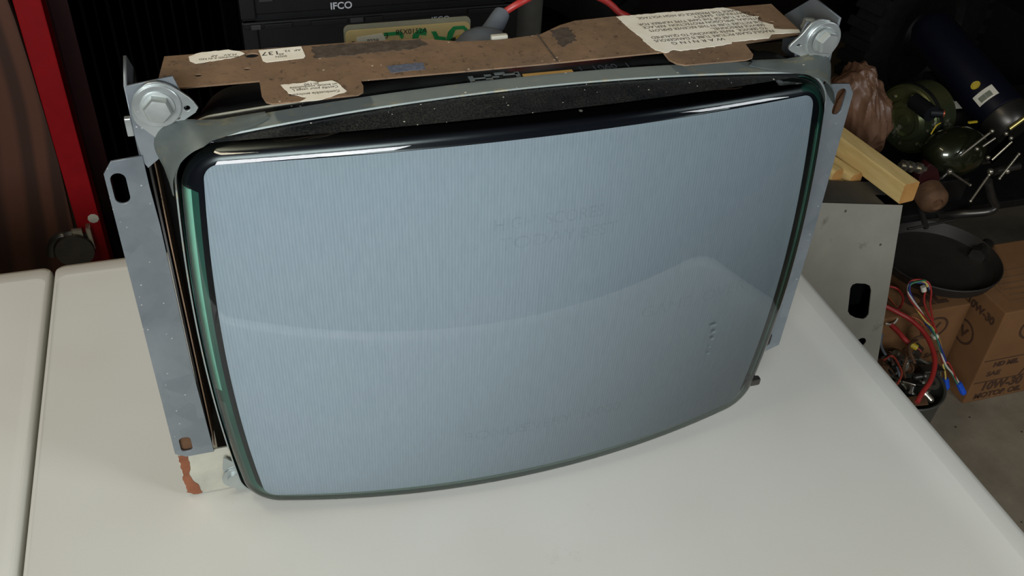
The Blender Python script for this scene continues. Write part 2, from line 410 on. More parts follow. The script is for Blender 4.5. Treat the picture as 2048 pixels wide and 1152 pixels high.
# clear front shell: dome, fold and the first of the skirt
bm = bmesh.new()
dome(bm, G(-.010, .020), -.0045)
fr_o = face_ring(G(-.010, .020), -.0045)
loft(bm, [fr_o, face_ring(G(-.0062, .022), -.0036), face_ring(G(-.003, .025), -.0014), face_ring(G(-.0009, .027), .0024), face_ring(G(0, .028), .0075), face_ring(G(.0004, .028), .012)])
bmesh.ops.remove_doubles(bm, verts=bm.verts, dist=1e-5)
fp = bobj('glass_faceplate', bm, M_GLASS, crt, 60); fp['label'] = 'glossy convex clear glass front'
# margin rings: dark glass, with the refracted side light painted in teal
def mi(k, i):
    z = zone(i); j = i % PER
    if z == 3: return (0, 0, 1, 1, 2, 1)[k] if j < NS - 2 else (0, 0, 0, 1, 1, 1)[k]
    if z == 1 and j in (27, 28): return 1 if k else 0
    if z == 1 and j > 28: return (0, 1, 1, 3, 3, 1)[k]  # left light band painted dimmer below its dark notch
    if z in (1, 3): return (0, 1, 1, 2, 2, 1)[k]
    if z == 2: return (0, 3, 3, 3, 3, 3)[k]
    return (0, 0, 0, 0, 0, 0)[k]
bm = bmesh.new()
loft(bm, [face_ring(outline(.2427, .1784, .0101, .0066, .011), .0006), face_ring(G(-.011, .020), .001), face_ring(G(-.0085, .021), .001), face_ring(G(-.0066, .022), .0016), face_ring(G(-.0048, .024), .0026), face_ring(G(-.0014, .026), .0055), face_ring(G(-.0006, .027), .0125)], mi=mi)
bobj('glass_margin', bm, [M_MASK, M_DGREEN, M_EDGELIGHT, M_OLIVE], crt, 50)['label'] = 'black and green glass margin around the screen, side light painted in'
# dusty skirt back to the funnel
bm = bmesh.new()
loft(bm, [face_ring(G(.0004), .0118), flat_ring(G(.001), -.022), flat_ring(G(.0016), -.012), flat_ring(G(.0012), .012), flat_ring(G(-.001), .03), flat_ring(G(-.006), .042)],
     mi=lambda k, i: (1 if k < 1 and zone(i) in (1, 3) else 2 if k > 2 else 0))
bobj('glass_skirt', bm, [M_SKIRT, M_DGREEN, M_REAR], crt, 50)['label'] = 'dusty black glass side of the tube'
bm = bmesh.new(); fr2 = [(.042, -.006, 1), (.09, -.02, 1), (.13, 0, .86), (.17, 0, .68), (.21, 0, .44), (.24, 0, .22), (.262, 0, .085), (.30, 0, .062), (.36, 0, .06)]
rings = []
for y, d, s in fr2:
    o = G(-.006)
    if s == 1: o = [(a * (1 if y < .05 else .95), b * (1 if y < .05 else .955)) for a, b in o]
    else:
        q = []
        for a, b in o:
            t = math.atan2(b, a); k = max(0, min(1, (.7 - s) / .5)); q.append((a * s * (1 - k) + math.cos(t) * .24 * s * k, b * s * (1 - k) + math.sin(t) * .24 * s * k))
        o = q
    rings.append(flat_ring(o, y))
loft(bm, rings, cap1=True); bobj('tube_funnel', bm, M_RUBBER, crt, 50)['label'] = 'black coated glass funnel and neck'
# steel tension band round the skirt
bm = bmesh.new()
bo = [flat_ring(G(.0022), -.013), flat_ring(G(.0034), -.0125), flat_ring(G(.0036), .0045), flat_ring(G(.0024), .005)]
def bandy(ring, k):
    out = []
    for p in ring:
        u = (p.x - TX) / .26; out.append(Vector((p.x, p.y - (.010 if k < 2 else .006) * u * u, p.z)))
    return out
loft(bm, [bandy(r, k) for k, r in enumerate(bo)]); bobj('tension_band', bm, M_BAND, crt, 40)['label'] = 'grey steel band strapped round the glass'
bm = bmesh.new(); tube(bm, flat_ring(G(.0010), .0150)[34:PER + 6], .0011, 6, 0); bobj('seal_line', bm, M_WORN, crt, 60)['label'] = 'cream line of sealing frit on the glass'
# writing and paint residue on the glass behind the band
ztop = TZc + GO['hh'] + GO['bz'] + .0021
me = text_mesh([('1  1060  1', .055, .0075, .011)], T(0, 0, ztop)); link('moulded_number', me, simple('faint_grey_mark', L(70, 74, 78), .6), crt)['label'] = 'faint moulded digits on the dark glass'
for i, (a, b, c_, d) in enumerate([(-.034, .0062, -.030, .016), (-.030, .0105, -.010, .0125), (-.021, .0060, -.0155, .0165), (-.0062, .0125, .006, .0148), (.0035, .006, .0072, .0165), (-.0125, .0145, -.004, .018), (-.033, .006, -.018, .0072)]):
    bm = bmesh.new(); box(bm, (a, b, ztop), (c_, d, ztop + .0002)); bobj('paint_stencil_mark', bm, M_BAND, crt)
bm = bmesh.new(); box(bm, (.0085, .0055, ztop - .0005), (.0495, .0100, ztop + .0012), .0003); bobj('orange_wedge', bm, M_ORANGE, crt)['label'] = 'thin orange strip tucked behind the band'
# side brackets: front flange, web and lower foot
def bracket(sx):
    xs = lambda v: v * sx
    xo = .3065 if sx < 0 else .3125
    out = [(.2735, .797), (.2980, .797), (xo, .803), (xo + (.002 if sx > 0 else 0), .95), (xo, 1.100), (xo - .0065, 1.1095), (.2785, 1.1115), (.2782, 1.0850), (.2768, 1.05), (.2765, .90)]
    slot = rrect(.2925, 1.0735, .3035, 1.1000, .0055) if sx < 0 else rrect(.2955, 1.080, .3055, 1.1060, .005); low = rrect(.2905, .8035, .3010, .8220, .004)
    o = [[(xs(a), b) for a, b in out], [(xs(a), b) for a, b in slot], [(xs(a), b) for a, b in low]]
    fl = link('side_flange', ngon2mesh(o, .0016, MXZ, .0002), M_GALV, crt); fl['label'] = ('left' if sx < 0 else 'right') + ' slotted galvanised steel flange'
    # web going back, coloured black to stand for the shade in the gap
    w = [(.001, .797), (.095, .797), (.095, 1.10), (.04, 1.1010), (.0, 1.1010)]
    web = link('side_web', ngon2mesh([w], .0016, T(xs(.2750), 0, 0) @ MYZ), M_BLACKM, crt); web['label'] = 'side plate behind the flange, shade painted in'
    # brown inner strip with a bulging edge
    st = [(.004, .80), (.05, .80), (.05, 1.10), (.012, 1.10), (.012, 1.085), (.006, 1.06), (.002, 1.03)]
    link('inner_strip', ngon2mesh([st], .001, T(xs(.2722), .0, 0) @ MYZ), M_FIBRE, crt)['label'] = 'brown fibre strip inside the flange'
    bm = bmesh.new(); box(bm, (min(xs(.2740), xs(.235)), .050, .745), (max(xs(.2740), xs(.235)), .0515, 1.115)); bobj('gap_dark_plate', bm, M_BLACKM, crt)  # dark plate added to keep the gap beside the glass dark
    bm = bmesh.new(); box(bm, (min(xs(.288), xs(.303)), .003, .800), (max(xs(.288), xs(.303)), .008, .825), .001); bobj('rusty_clip', bm, M_RUSTM, crt)
    if sx > 0: return gussets(sx)
    # lower foot
    ft = [(.2600, .7405), (.3000, .7405), (.3055, .7450), (.3055, .7965), (.2600, .7965)]
    f = link('bracket_foot', ngon2mesh([[(xs(a), b) for a, b in ft]], .0016, T(0, .003, 0) @ MXZ), M_WORN, crt); f['label'] = 'cream painted bracket foot with a rusty edge'
    rp = ragged([(.2915, .7412), (.3000, .7412), (.3052, .7455), (.3052, .7960), (.2970, .7960), (.2965, .785), (.2990, .772), (.2975, .760), (.2930, .750)], .0010, .003)
    link('rust_patch', ngon2mesh([[(xs(a), b) for a, b in rp]], .0004, T(0, .0018, 0) @ MXZ), M_RUSTB, f)
    return gussets(sx)
def gussets(sx):
    xs = lambda v: v * sx
    # upper corner plate carrying the lug
    cp = [(.2795, 1.1655), (.2480, 1.1700), (.2420, 1.148), (.2560, 1.1165), (.2762, 1.1010), (.2785, 1.1060), (.2805, 1.1300)]
    link('corner_plate', ngon2mesh([[(xs(a), b) for a, b in cp]], .0016, T(0, .0012, 0) @ MXZ, .0002), M_GALV, crt)
    gs = [(.001, 1.166 if sx < 0 else 1.171), (.042, 1.169 if sx < 0 else 1.172), (.078, 1.142), (.070, 1.112), (.001, 1.104)]
    link('corner_gusset', ngon2mesh([gs], .0018, T(xs(.2795), 0, 0) @ MYZ, .0002), M_GALV, crt)['label'] = 'angled galvanised corner plate running back'
bracket(-1); bracket(1)
# lugs, washers and bolts
def lug(sx, bx, bz):
    if sx < 0:
        o = [(-.277, 1.156), (-.2785, 1.149), (-.2775, 1.141), (-.271, 1.133), (-.264, 1.125), (-.260, 1.120), (-.257, 1.128), (-.249, 1.137), (-.234, 1.146), (-.238, 1.154), (-.246, 1.162), (-.251, 1.166), (-.258, 1.1695), (-.265, 1.169), (-.271, 1.165), (-.275, 1.1605)]
        hs = [ell(-.2420, 1.1480, .0025, .0023), ell(-.2550, 1.1330, .0013, .0012)]; welds = ((-.2490, 1.1415), (-.2520, 1.1370))
    else:
        o = [(.234, 1.149), (.2335, 1.153), (.242, 1.161), (.246, 1.167), (.250, 1.172), (.257, 1.174), (.267, 1.172), (.275, 1.163), (.278, 1.154), (.278, 1.147), (.275, 1.142), (.270, 1.135), (.266, 1.131), (.256, 1.137), (.247, 1.143)]
        hs = [ell(.2420, 1.1530, .0022, .0014), ell(.2600, 1.1365, .0020, .0012)]; welds = ((.2540, 1.1410),)
    o = [p for k in range(len(o)) for p in ((o[k][0] * .8 + o[k - 1][0] * .2, o[k][1] * .8 + o[k - 1][1] * .2), (o[k][0] * .8 + o[(k + 1) % len(o)][0] * .2, o[k][1] * .8 + o[(k + 1) % len(o)][1] * .2))]
    lg = link('mounting_lug', ngon2mesh([o] + hs, .0018, T(0, -.0040, 0) @ MXZ, .0003), M_ZINC, crt); lg['label'] = 'zinc plated corner lug of the tension band'
    for (a, b) in welds:
        bm = bmesh.new(); lathe(bm, (a, -.0049, b), (0, -1, 0), [(0, .0016), (.0006, .0014), (.0009, 0)], 12); bobj('spot_weld', bm, M_CHR, lg, 60)
    # curved saddle from the lug onto the glass corner
    ring = bandy(flat_ring(G(.0050), -.010), 0)
    idx = list(range(PER - 19, PER + 2) if sx < 0 else range(4 * PER - 15, 4 * PER + 5))
    bm = bmesh.new(); A = [ring[i % (4 * PER)] for i in idx]; nA = len(A)
    def off(p, dy, k):
        c = Vector((TX, 0, TZc)); v = Vector((p.x - c.x, 0, p.z - c.z)).normalized(); return Vector((p.x, dy, p.z)) + v * k
    def env(i): # full width over the corner, tapering to the band at both ends
        j = i if sx < 0 else nA - 1 - i; return min(1, j / 6) ** .6
    def bul(i): j = i if sx < 0 else nA - 1 - i; t = abs(j - 11.5) / 8.5; return max(0, 1 - t * t)
    prof = [(-.0045, .0036, .0125), (-.009, .0036, .0095), (-.017, .0022, .0045), (-.026, .0010, .0012), (-.032, .0002, .0002), (-.0335, -.0008, 0)]
    cols = [[off(p, (-.0045 if j == 0 else -.008 - (-.008 - dy) * env(i)), k + kb * bul(i)) for i, p in enumerate(A)] for j, (dy, k, kb) in enumerate(prof)]
    V = [[bm.verts.new(p) for p in c] for c in cols]
    for a, b in zip(V, V[1:]):
        for i in range(len(a) - 1): bm.faces.new((a[i], a[i + 1], b[i + 1], b[i]))
    bmesh.ops.solidify(bm, geom=bm.faces[:], thickness=.0012)
    bobj('corner_saddle', bm, M_BAND, crt, 40)['label'] = 'curved grey band end over the glass corner'
    wa = bmesh.new(); lathe(wa, (bx, -.0050, bz), (0, -1, 0), [(0, .0158), (.0016, .0158), (.0020, .0152), (.0020, 0)], 40); wo = bobj('washer', wa, M_ZINC, crt, 30)
    tilt = Vector((0, -1, 0)) if sx < 0 else Vector((.16, -1, -.02)).normalized()
    bb = bmesh.new(); base = Vector((bx, -.0070, bz))
    lathe(bb, base, tilt, [(0, .0114), (.0012, .0114), (.0014, .0102), (.0014, .004)], 36)
    lathe(bb, base + tilt * .0012, tilt, [(0, .0098), (.0050, .0098), (.0066, .0086), (.0068, .0070), (.0066, 0)], 6)
    lathe(bb, (bx, .002, bz), (0, 1, 0), [(0, .004), (.022, .004), (.023, .0032), (.023, 0)], 14)
    bobj('bolt', bb, M_ZINC, crt, 28)['label'] = 'hex flange bolt'
lug(-1, -.2610, 1.1520); lug(1, .2635, 1.1560)
for sx in (-1,): # the lower left one, near the table
    me = ngon2mesh([[(sx * a, b) for a, b in [(.2600, .742), (.2250, .742), (.2400, .760), (.2580, .782), (.2660, .790), (.2690, .775)]]], .0016, T(0, -.004, 0) @ MXZ)
    link('mounting_lug', me, M_ZINC, crt)
    bm = bmesh.new(); lathe(bm, (sx * .2585, -.0052, .7620), (0, -1, 0), [(0, .0125), (.0016, .0125), (.0016, .008), (.005, .008), (.005, 0)], 30); bobj('bolt', bm, M_ZINC, crt, 28)
bm = bmesh.new(); box(bm, (-.2850, -.001, 1.128), (-.2805, .004, 1.142), .0008); bobj('nut_clip', bm, M_ZINC, crt)
bm = bmesh.new(); sa, sb = onY(1628, 47, .010), onY(1608, 46, .012); cyl(bm, sa, sb, .0040, n=16)
for k in range(7): lathe(bm, sa.lerp(sb, .12 + .12 * k), sb - sa, [(0, .0040), (.0006, .0047), (.0012, .0040)], 16)
bobj('threaded_stud', bm, M_ZINC, crt, 40)['label'] = 'threaded stud behind the right corner lug'
p = onY(1512, 762, -.03)
bm = bmesh.new(); box(bm, (p.x - .014, -.034, p.z - .003), (p.x + .003, -.027, p.z + .006), .002); bobj('lower_lug_tip', bm, M_DSTEEL, crt)
# brown shield on top
sh = [(-.262, .019), (-.190, .019), (-.1905, -.004), (-.1885, -.0145), (-.184, -.018), (-.124, -.0165), (-.1195, -.013), (-.118, -.004), (-.1185, .0055),
      (-.051, .005), (.021, .005), (.1255, .007), (.1245, -.007), (.1275, -.0145), (.133, -.0185), (.186, -.0195), (.193, -.017), (.1965, -.012), (.200, .0095), (.2560, .0155),
      (.2500, .0255), (.2600, .0260), (.2640, .081), (.118, .081), (.076, .0785), (.060, .072), (.038, .0575), (.002, .0535), (-.030, .0565), (-.060, .0680), (-.115, .0715), (-.255, .073)]
holes = [ell(-.1915, .0625, .0052, .0042), ell(-.2320, .0365, .0028, .0022), ell(-.1970, .0400, .0026, .0020), ell(.2440, .0440, .0024, .0022)]
shield = link('top_shield', ngon2mesh([sh] + holes, .0012, T(0, 0, 1.1515)), M_FIBRE, crt); shield['label'] = 'brown mottled sheet with two tabs lying over the tube'
for q, h_ in (((.035, .0062, .040, .0575), 0),):
    bm = bmesh.new(); box(bm, (q[0], q[1], 1.1520), (q[0] + .0012, q[3], 1.1526)); bobj('shield_crease', bm, M_SMUT, crt)
SZ = 1.1522
def flat(name, pts, z, m, label=None, amp=0, step=.003, th=.0003, parent=None):
    o = link(name, ngon2mesh([ragged(pts, amp, step) if amp else pts], th, T(0, 0, z)), m, parent or crt)
    if label: o['label'] = label
    return o
flat('glue_stain', [(-.146, .0690), (-.060, .0668), (-.056, .0560), (-.070, .0500), (-.146, .0475)], SZ, M_SMUT, 'dark glue stain on the sheet', .0014)
flat('glue_stain', [(.048, .0640), (.066, .0660), (.064, .040), (.048, .030)], SZ, M_SMUT, None, .0020)
flat('grey_patch', [(-.0955, .0240), (-.0670, .0250), (-.0675, .0135), (-.0945, .0125)], SZ, M_SLATE, 'blue grey rectangle of glue residue', .0006)
wl = flat('warning_label', [(.1130, .0785), (.2150, .0800), (.2250, .0720), (.2300, .0600), (.2380, .0560), (.2330, .0480), (.2420, .0380), (.2390, .0300), (.2590, .0240), (.2570, .0180), (.2310, .0200), (.2240, .0130), (.1900, .0130), (.1880, .0095), (.1400, .0045), (.1350, .0080), (.1260, .0035), (.1200, .0100), (.1180, .0250), (.1165, .0450)], SZ + .0004, M_PAPER, 'large torn cream warning label with upside down black print', .0007)
def flip(x0, y0, z): return T(x0, y0, z) @ Matrix.Rotation(math.pi, 4, 'Z')
s = .0088
lines = [('W A R N I N G', .082, -.0180, s * .85, 1, 'CENTER'), ('FRAGILE GLASS PICTURE TUBE IS DANGEROUS', .008, -.0250, s * .82, .74), ('TO SERVICE.  REFER SERVICING TO QUALIFIED', .011, -.0315, s * .8, .74), ('SERVICE PERSONNEL.', .010, -.0380, s * .8, .76),
         ('THE PICTURE TUBE IN THIS RECEIVER EMPLOYS', .008, -.0445, s * .8, .72), ('INTEGRAL IMPLOSION PROTECTION. REPLACE', .006, -.0515, s * .8, .76), ('WITH A TUBE OF THE SAME TYPE NUMBER FOR', .008, -.0580, s * .8, .74), ('CONTINUED  SAFETY.', .010, -.0645, s * .8, .80), ('     INSIDE THE PRESENCE OF HIGH VOLTAGE.', .012, -.0705, s * .8, .72)]
lines = [(a[0], a[1], a[2] + .0005, a[3] * .88) + tuple([a[4] * 1.12 if len(a) > 4 else 1] + list(a[5:])) for a in lines]
link('printed_text', text_mesh(lines, flip(.244, .0035, SZ + .00058)), M_INK, wl)
dl = flat('torn_label', [(-.166, -.0205), (-.160, -.0150), (-.172, -.0060), (-.176, .0080), (-.158, .0085), (-.155, .0105), (-.149, .0070), (-.139, .0080), (-.1355, .0030), (-.1310, -.0110), (-.140, -.0150), (-.150, -.0200)], SZ + .0004, M_PAPER, 'small torn cream label on the left tab', .0005)
link('printed_text', text_mesh([('Combustible enclosure', .0035, -.0195, .0048, .80), ('Certifié pour usage L', .0035, -.0265, .0048, .80), ('un boitier combustible', .0035, -.0305, .0048, .78), ('J0-190', .0165, -.0340, .0046, .9)], flip(-.1325, -.0275, SZ + .00058)), M_INK, dl)
nl = flat('number_label', [(-.186, .0690), (-.1535, .0700), (-.1525, .0520), (-.1545, .0490), (-.182, .0470), (-.1845, .0500)], SZ + .0004, M_PAPER, 'rounded cream label printed 137')
link('printed_text', text_mesh([('137', .0170, -.0195, .0085, 1.1), ('SIGN', .0125, -.0110, .004, 1), ('60', .0145, -.0150, .004, 1), ('AP  32.', .0010, -.0200, .0045, 1)], flip(-.1535, .0450, SZ + .00058)), M_INK, nl)
sl = flat('strip_label', [(-.2375, .0680), (-.2280, .0735), (-.2080, .0745), (-.2000, .0700), (-.1965, .0650), (-.2050, .0600), (-.2330, .0550), (-.2370, .0600)], SZ + .0004, M_PAPER, 'narrow torn cream label at the back left corner', .0006)
link('printed_text', text_mesh([('MODIFIED A IN RED', .003, -.0110, .0038, .85), ('M.AV.   AP', .004, -.0150, .0042, 1)], flip(-.1985, .0515, SZ + .00058)), M_INK, sl)
# burnt-in game text on the phosphor, very faint
def curved_text(lines):
    me = text_mesh(lines, Matrix.Identity(4), 0)
    bm = bmesh.new(); bm.from_mesh(me)
    for v in bm.verts:
        xx, zz = v.co.x, v.co.y; v.co = tpt(xx, zz, TY + sag(xx, zz) - .0012)
    return bm
for grp in ([('BONUS', -.062, -.124, .0175, 1.05), ('EVERY', -.006, -.124, .0175, 1.0), ('10000', .050, -.124, .0175, 1.0)], [('GAME  OVER', .098, -.008, .0175, 1.1)], [('HIGH  SCORES', -.040, .110, .0155, .9), ('TODAY', -.035, .092, .0155, 1.2), ('BEST', .032, .092, .0155, 1)]):
    bm = curved_text(grp)
    bobj('burnt_in_text', bm, M_BURN, crt)['label'] = 'faint ghost lettering burnt into the screen'
bm = bmesh.new()
for px, py, a, b in ((1410, 631, .0042, .0012), (1411, 645, .0026, .0014), (1408, 659, .0026, .0014), (1402, 675, .0012, .001), (1400, 689, .0014, .0012)):
    q = onY(px, py, -.041); xx, zz = q.x - TX, q.z - TZc
    ring = [tpt(xx + u, zz + v, TY + sag(xx + u, zz + v) - .0049) for u, v in ell(0, 0, a, b, 14)]
    bm.faces.new([bm.verts.new(r) for r in ring])
bobj('finger_marks', bm, simple('grey_smudge', L(98, 108, 110), .7), crt)['label'] = 'column of five small grey smudges on the glass'
# neck board
PY = .345
a0 = onY(690, 62, PY); a1 = onY(940, 43, PY)
x0, x1, zt = a0.x, a1.x, a0.z
pl = ngon2mesh([rrect(x0, .86, x1, zt, .006)], .0016, T(0, PY, 0) @ MXZ)
pcb = link('neck_board', pl, M_PCB, crt); pcb['label'] = 'tan circuit board with green traces'
link('board_border', ngon2mesh([rrect(x0 - .0012, .859, x1 + .0012, zt + .005, .006)], .0016, T(0, PY + .003, 0) @ MXZ), M_PCBE, pcb)
def onb(name, pts, m, th=.0004, y=PY - .0011): return link(name, ngon2mesh([pts], th, T(0, y, 0) @ MXZ), m, pcb)
U = lambda fx, dz: (x0 + (x1 - x0) * fx, zt - dz)
def upoly(L_): return [U(*q) for q in L_]
onb('paper_sticker', upoly([(.085, .0075), (.285, .0055), (.315, .011), (.290, .024), (.085, .024)]), M_CREAM)
onb('copper_trace', upoly([(.30, .005), (.44, .005), (.46, .011), (.44, .014), (.42, .009), (.30, .009)]), M_TRACE)
onb('copper_trace', upoly([(.53, .010), (.58, .004), (.64, .004), (.64, .012), (.585, .0105), (.56, .020), (.50, .026), (.40, .028), (.37, .022), (.41, .020), (.52, .020)]), M_TRACE)
onb('copper_trace', upoly([(.68, .008), (.72, .008), (.74, .014), (.80, .016), (.80, .020), (.72, .020)]), M_TRACE)
onb('copper_trace', upoly([(.82, .010), (.86, .004), (.95, .004), (.99, .010), (.97, .012), (.94, .008), (.88, .008), (.86, .014), (.84, .026), (.78, .028), (.80, .022)]), M_TRACE)
onb('copper_trace', upoly([(.62, .022), (.70, .020), (.76, .026), (.74, .032), (.62, .032)]), M_TRACE)
link('printed_text', text_mesh([('P228', x0 + .023, zt - .0155, .0065, 1), ('85X0152A', x0 + .055, zt - .0085, .0085, .95), ('3', x0 + .0425, zt - .0115, .009, 1)], T(0, PY - .0014, 0) @ MXZ.copy() @ Matrix.Identity(4)), M_INK, pcb)
for i, (fx, dz, ln, m) in enumerate(((.45, .020, .010, M_RUSTM), (.66, .0175, .009, M_CREAM), (.245, .029, .014, M_RUSTM))):
    bm = bmesh.new(); c = Vector((*U(fx, dz), 0)); c = Vector((c.x, PY - .004, c.y)); cyl(bm, c - Vector((ln / 2, 0, 0)), c + Vector((ln / 2, 0, 0)), .0017, n=12)
    cyl(bm, c - Vector((ln, 0, 0)), c + Vector((ln, 0, 0)), .0004, n=6); bobj('resistor', bm, m, pcb, 40)
bm = bmesh.new(); c = U(.87, .022); cyl(bm, (c[0], PY - .016, c[1]), (c[0], PY - .001, c[1]), .005, n=20); bobj('capacitor', bm, M_BLACKP, pcb, 40)
bm = bmesh.new(); c = U(.93, .024); lathe(bm, (c[0], PY - .002, c[1]), (0, -1, 0), [(0, .010), (.004, .010), (.006, .007), (.006, 0)], 20); bobj('ceramic_disc', bm, M_YEL, pcb, 40)
bm = bmesh.new(); c = U(.055, .0145); lathe(bm, (c[0], PY - .001, c[1]), (0, -1, 0), [(0, .0026), (.0006, .0026), (.0006, 0)], 16); bobj('board_hole', bm, M_BLACKP, pcb)
# anode cup and red lead
ca = onZ(965, 56, 1.138) - Vector((0, .004, .0165)); ce = onY(1003, 28, ca.y + .030)
bm = bmesh.new(); lathe(bm, (ca.x, ca.y, ca.z), (0, .25, 1), [(-.012, .031), (-.010, .0325), (-.002, .030), (.008, .023), (.014, .016), (.017, .008), (.018, 0)], 36)
tube(bm, [(ca.x + .004, ca.y + .004, ca.z + .006), (ca.x * .5 + ce.x * .5, (ca.y + ce.y) / 2, (ca.z + ce.z) / 2 + .001), ce], lambda t: .0105 - .003 * t, 18, 6)
bobj('anode_cap', bm, M_GREYRUB, crt, 50)['label'] = 'grey rubber suction cap on the funnel'
wp = [ce, ce + (onY(1050, 0, ca.y + .03) - ce) * 1.0, onY(1120, -30, .17), onY(1200, -4, .17), onY(1235, 22, .165), onY(1262, 60, .16), (.14, .20, 1.02), (.06, .28, .96)]
bm = bmesh.new(); tube(bm, wp, .0032, 10, 10); bobj('high_voltage_lead', bm, M_REDW, crt, 60)['label'] = 'red lead looping up from the grey cap'
p = onZ(1002, 74, 1.150)
bm = bmesh.new(); box(bm, (p.x - .010, .056, 1.146), (p.x + .004, .061, 1.1545), .0015, None); bobj('bent_clip', bm, M_WORN, crt)
# ------------------------------------------------------------------ left background
def prism(name, pts, y0, y1, m, label, cat, **k):
    me = ngon2mesh([pts], y1 - y0, T(0, (y0 + y1) / 2, 0) @ MXZ); o = link(name, me, m); return tag(o, label, cat, **k)
ply = [(-1.5, 0), (-.53, 0), (-.535, .20)]
for px, py in ((150, 470), (118, 330), (92, 240), (62, 140), (30, 40), (0, -40)):
    q = onY(px, py, .95); ply.append((q.x, q.z))
ply += [(ply[-1][0] - .01, 1.35), (-1.5, 1.35)]
prism('plywood_sheet', ply, .95, .965, M_PLY, 'reddish brown plywood sheet with a curved edge, standing behind the table at the left', 'plywood')
bm = bmesh.new(); q0 = onY(62, 0, .8); q1 = onY(112, 0, .8)
box(bm, (-.4835, .8, 0), (-.4465, .84, 1.9), .002); post = bobj('steel_post', bm, M_REDP); tag(post, 'bright red upright steel post behind the table at the left', 'post')
bm = bmesh.new(); q = onY(192, 436, .8)
lathe(bm, (-.4555, .7995, q.z), (0, -1, 0), [(0, .009), (.0008, .0085), (.001, 0)], 9); bobj('paint_chip', bm, M_WORN, post)
# pulley on the table's far side
pu = thing('metal_pulley', 'dark steel pulley hook hanging on the plywood beside the red post', 'pulley', onY(150, 505, .80))
bm = bmesh.new(); tube(bm, [onY(104, 510, .80), onY(106, 486, .80), onY(122, 473, .80), onY(146, 474, .80), onY(158, 486, .80)], .008, 12); bobj('hook', bm, M_DSTEEL, pu, 50)
bm = bmesh.new(); a = onY(150, 504, .78); lathe(bm, a, (0, 1, 0), [(0, 0), (0, .030), (.004, .031), (.010, .024), (.016, .031), (.020, .030), (.020, 0)], 30); bobj('wheel', bm, M_DSTEEL, pu, 30)
bm = bmesh.new(); a = onY(157, 456, .79); b = onY(160, 500, .79); box(bm, (a.x - .012, .785, b.z), (a.x + .005, .792, a.z), .002); box(bm, (a.x + .010, .785, b.z), (a.x + .018, .83, a.z), .002); bobj('yoke', bm, M_CHR, pu)
bm = bmesh.new(); a = onY(168, 490, .80); tube(bm, [onY(171, 452, .81), a, onY(176, 530, .81)], .007, 10); bobj('strap', bm, M_BLACKP, pu, 50)
# maroon cabinet and black ribbed panel
cab = thing('tool_cabinet', 'tall dark maroon steel cabinet standing in shadow behind the red post', 'cabinet', (-.36, 1.3, 0))
bm = bmesh.new(); box(bm, (-.52, 1.2, 0), (-.235, 1.5, 1.5), .004); bobj('body', bm, M_MAROON, cab)
bm = bmesh.new(); box(bm, (-.36, 1.185, .05), (-.245, 1.2, 1.45), .003); bobj('door', bm, M_MAROON, cab)
bm = bmesh.new(); box(bm, (-.50, 1.185, .05), (-.37, 1.2, 1.45), .003); bobj('door', bm, M_MAROON, cab)
bm = bmesh.new(); ys = 1.0
pts = []
for i in range(0, 61):
    xx = -.44 + .24 * i / 60; pts.append((xx, ys + .012 * (1 if (i // 5) % 2 else 0)))
V = []
for xx, yy in pts: V.append((bm.verts.new((xx + .0, yy, .0)), bm.verts.new((xx, yy, 1.4))))
for a, b in zip(V, V[1:]): bm.faces.new((a[0], b[0], b[1], a[1]))
bmesh.ops.solidify(bm, geom=bm.faces[:], thickness=.002)
o = bobj('ribbed_panel', bm, M_BLACKP); tag(o, 'black ribbed plastic panel standing between the red post and the crates', 'panel')
# ------------------------------------------------------------------ crates
CY = .92
def crate(loc, label, first=None, textx=0, sz=.0125, bold=.0004):
    r = thing('folding_crate', label, 'crate', loc, 'black folding crates in the stack')
    W, D, H = .47, .36, .165; X0, Y0, Z0 = loc[0], loc[1], loc[2]
    bm = bmesh.new()
    box(bm, (X0, Y0, Z0), (X0 + W, Y0 + D, Z0 + .008)); bobj('base', bm, M_BLACKP, r)
    for (a, b) in (((X0, Y0, Z0 + .008), (X0 + W, Y0 + .006, Z0 + H)), ((X0, Y0 + D - .006, Z0 + .008), (X0 + W, Y0 + D, Z0 + H)), ((X0, Y0 + .006, Z0 + .008), (X0 + .006, Y0 + D - .006, Z0 + H)), ((X0 + W - .006, Y0 + .006, Z0 + .008), (X0 + W, Y0 + D - .006, Z0 + H))):
        bm = bmesh.new(); box(bm, a, b, .0015); bobj('wall_panel', bm, M_BLACKP, r)
    for xx in (X0 - .002, X0 + .16, X0 + W - .022):
        bm = bmesh.new(); box(bm, (xx, Y0 - .010, Z0 + .004), (xx + .024, Y0 - .0005, Z0 + H), .002); bobj('corner_rib', bm, M_BLACKP, r) if xx in (X0 - .002, X0 + W - .022) else bm.free()
    bm = bmesh.new()
    box(bm, (X0, Y0 - .012, Z0 + H - .012), (X0 + W, Y0 - .0005, Z0 + H), .002); bobj('top_rim', bm, M_BLACKP, r)
    for k, (xa, ln) in enumerate(((.012, .016), (.034, .045), (.11, .06), (.175, .022), (.200, .030), (.38, .07))):
        bm = bmesh.new(); box(bm, (X0 + xa, Y0 - .0165, Z0 + H - .011), (X0 + xa + ln, Y0 - .0122, Z0 + H - .003), .001); bobj('latch', bm, M_LATCH if k in (0, 3) else M_BLACKP, r)
    for k in range(3):
        bm = bmesh.new(); box(bm, (X0 + .030, Y0 - .004, Z0 + .03 + k * .04), (X0 + .052, Y0 - .0005, Z0 + .036 + k * .04), .001); bobj('hinge_tab', bm, M_LATCH, r)
    link('lettering', text_mesh([('IFCO', textx, Z0 + H - .047 if textx < 0 else Z0 + H - .033, sz, 1, 'LEFT', bold)], T(0, Y0 - .0012, 0) @ MXZ, .0003), M_WHITEINK, r)
    return r
q = onY(660, 13, CY); q2 = onY(862, 48, CY); q3 = onY(695, 12, CY)
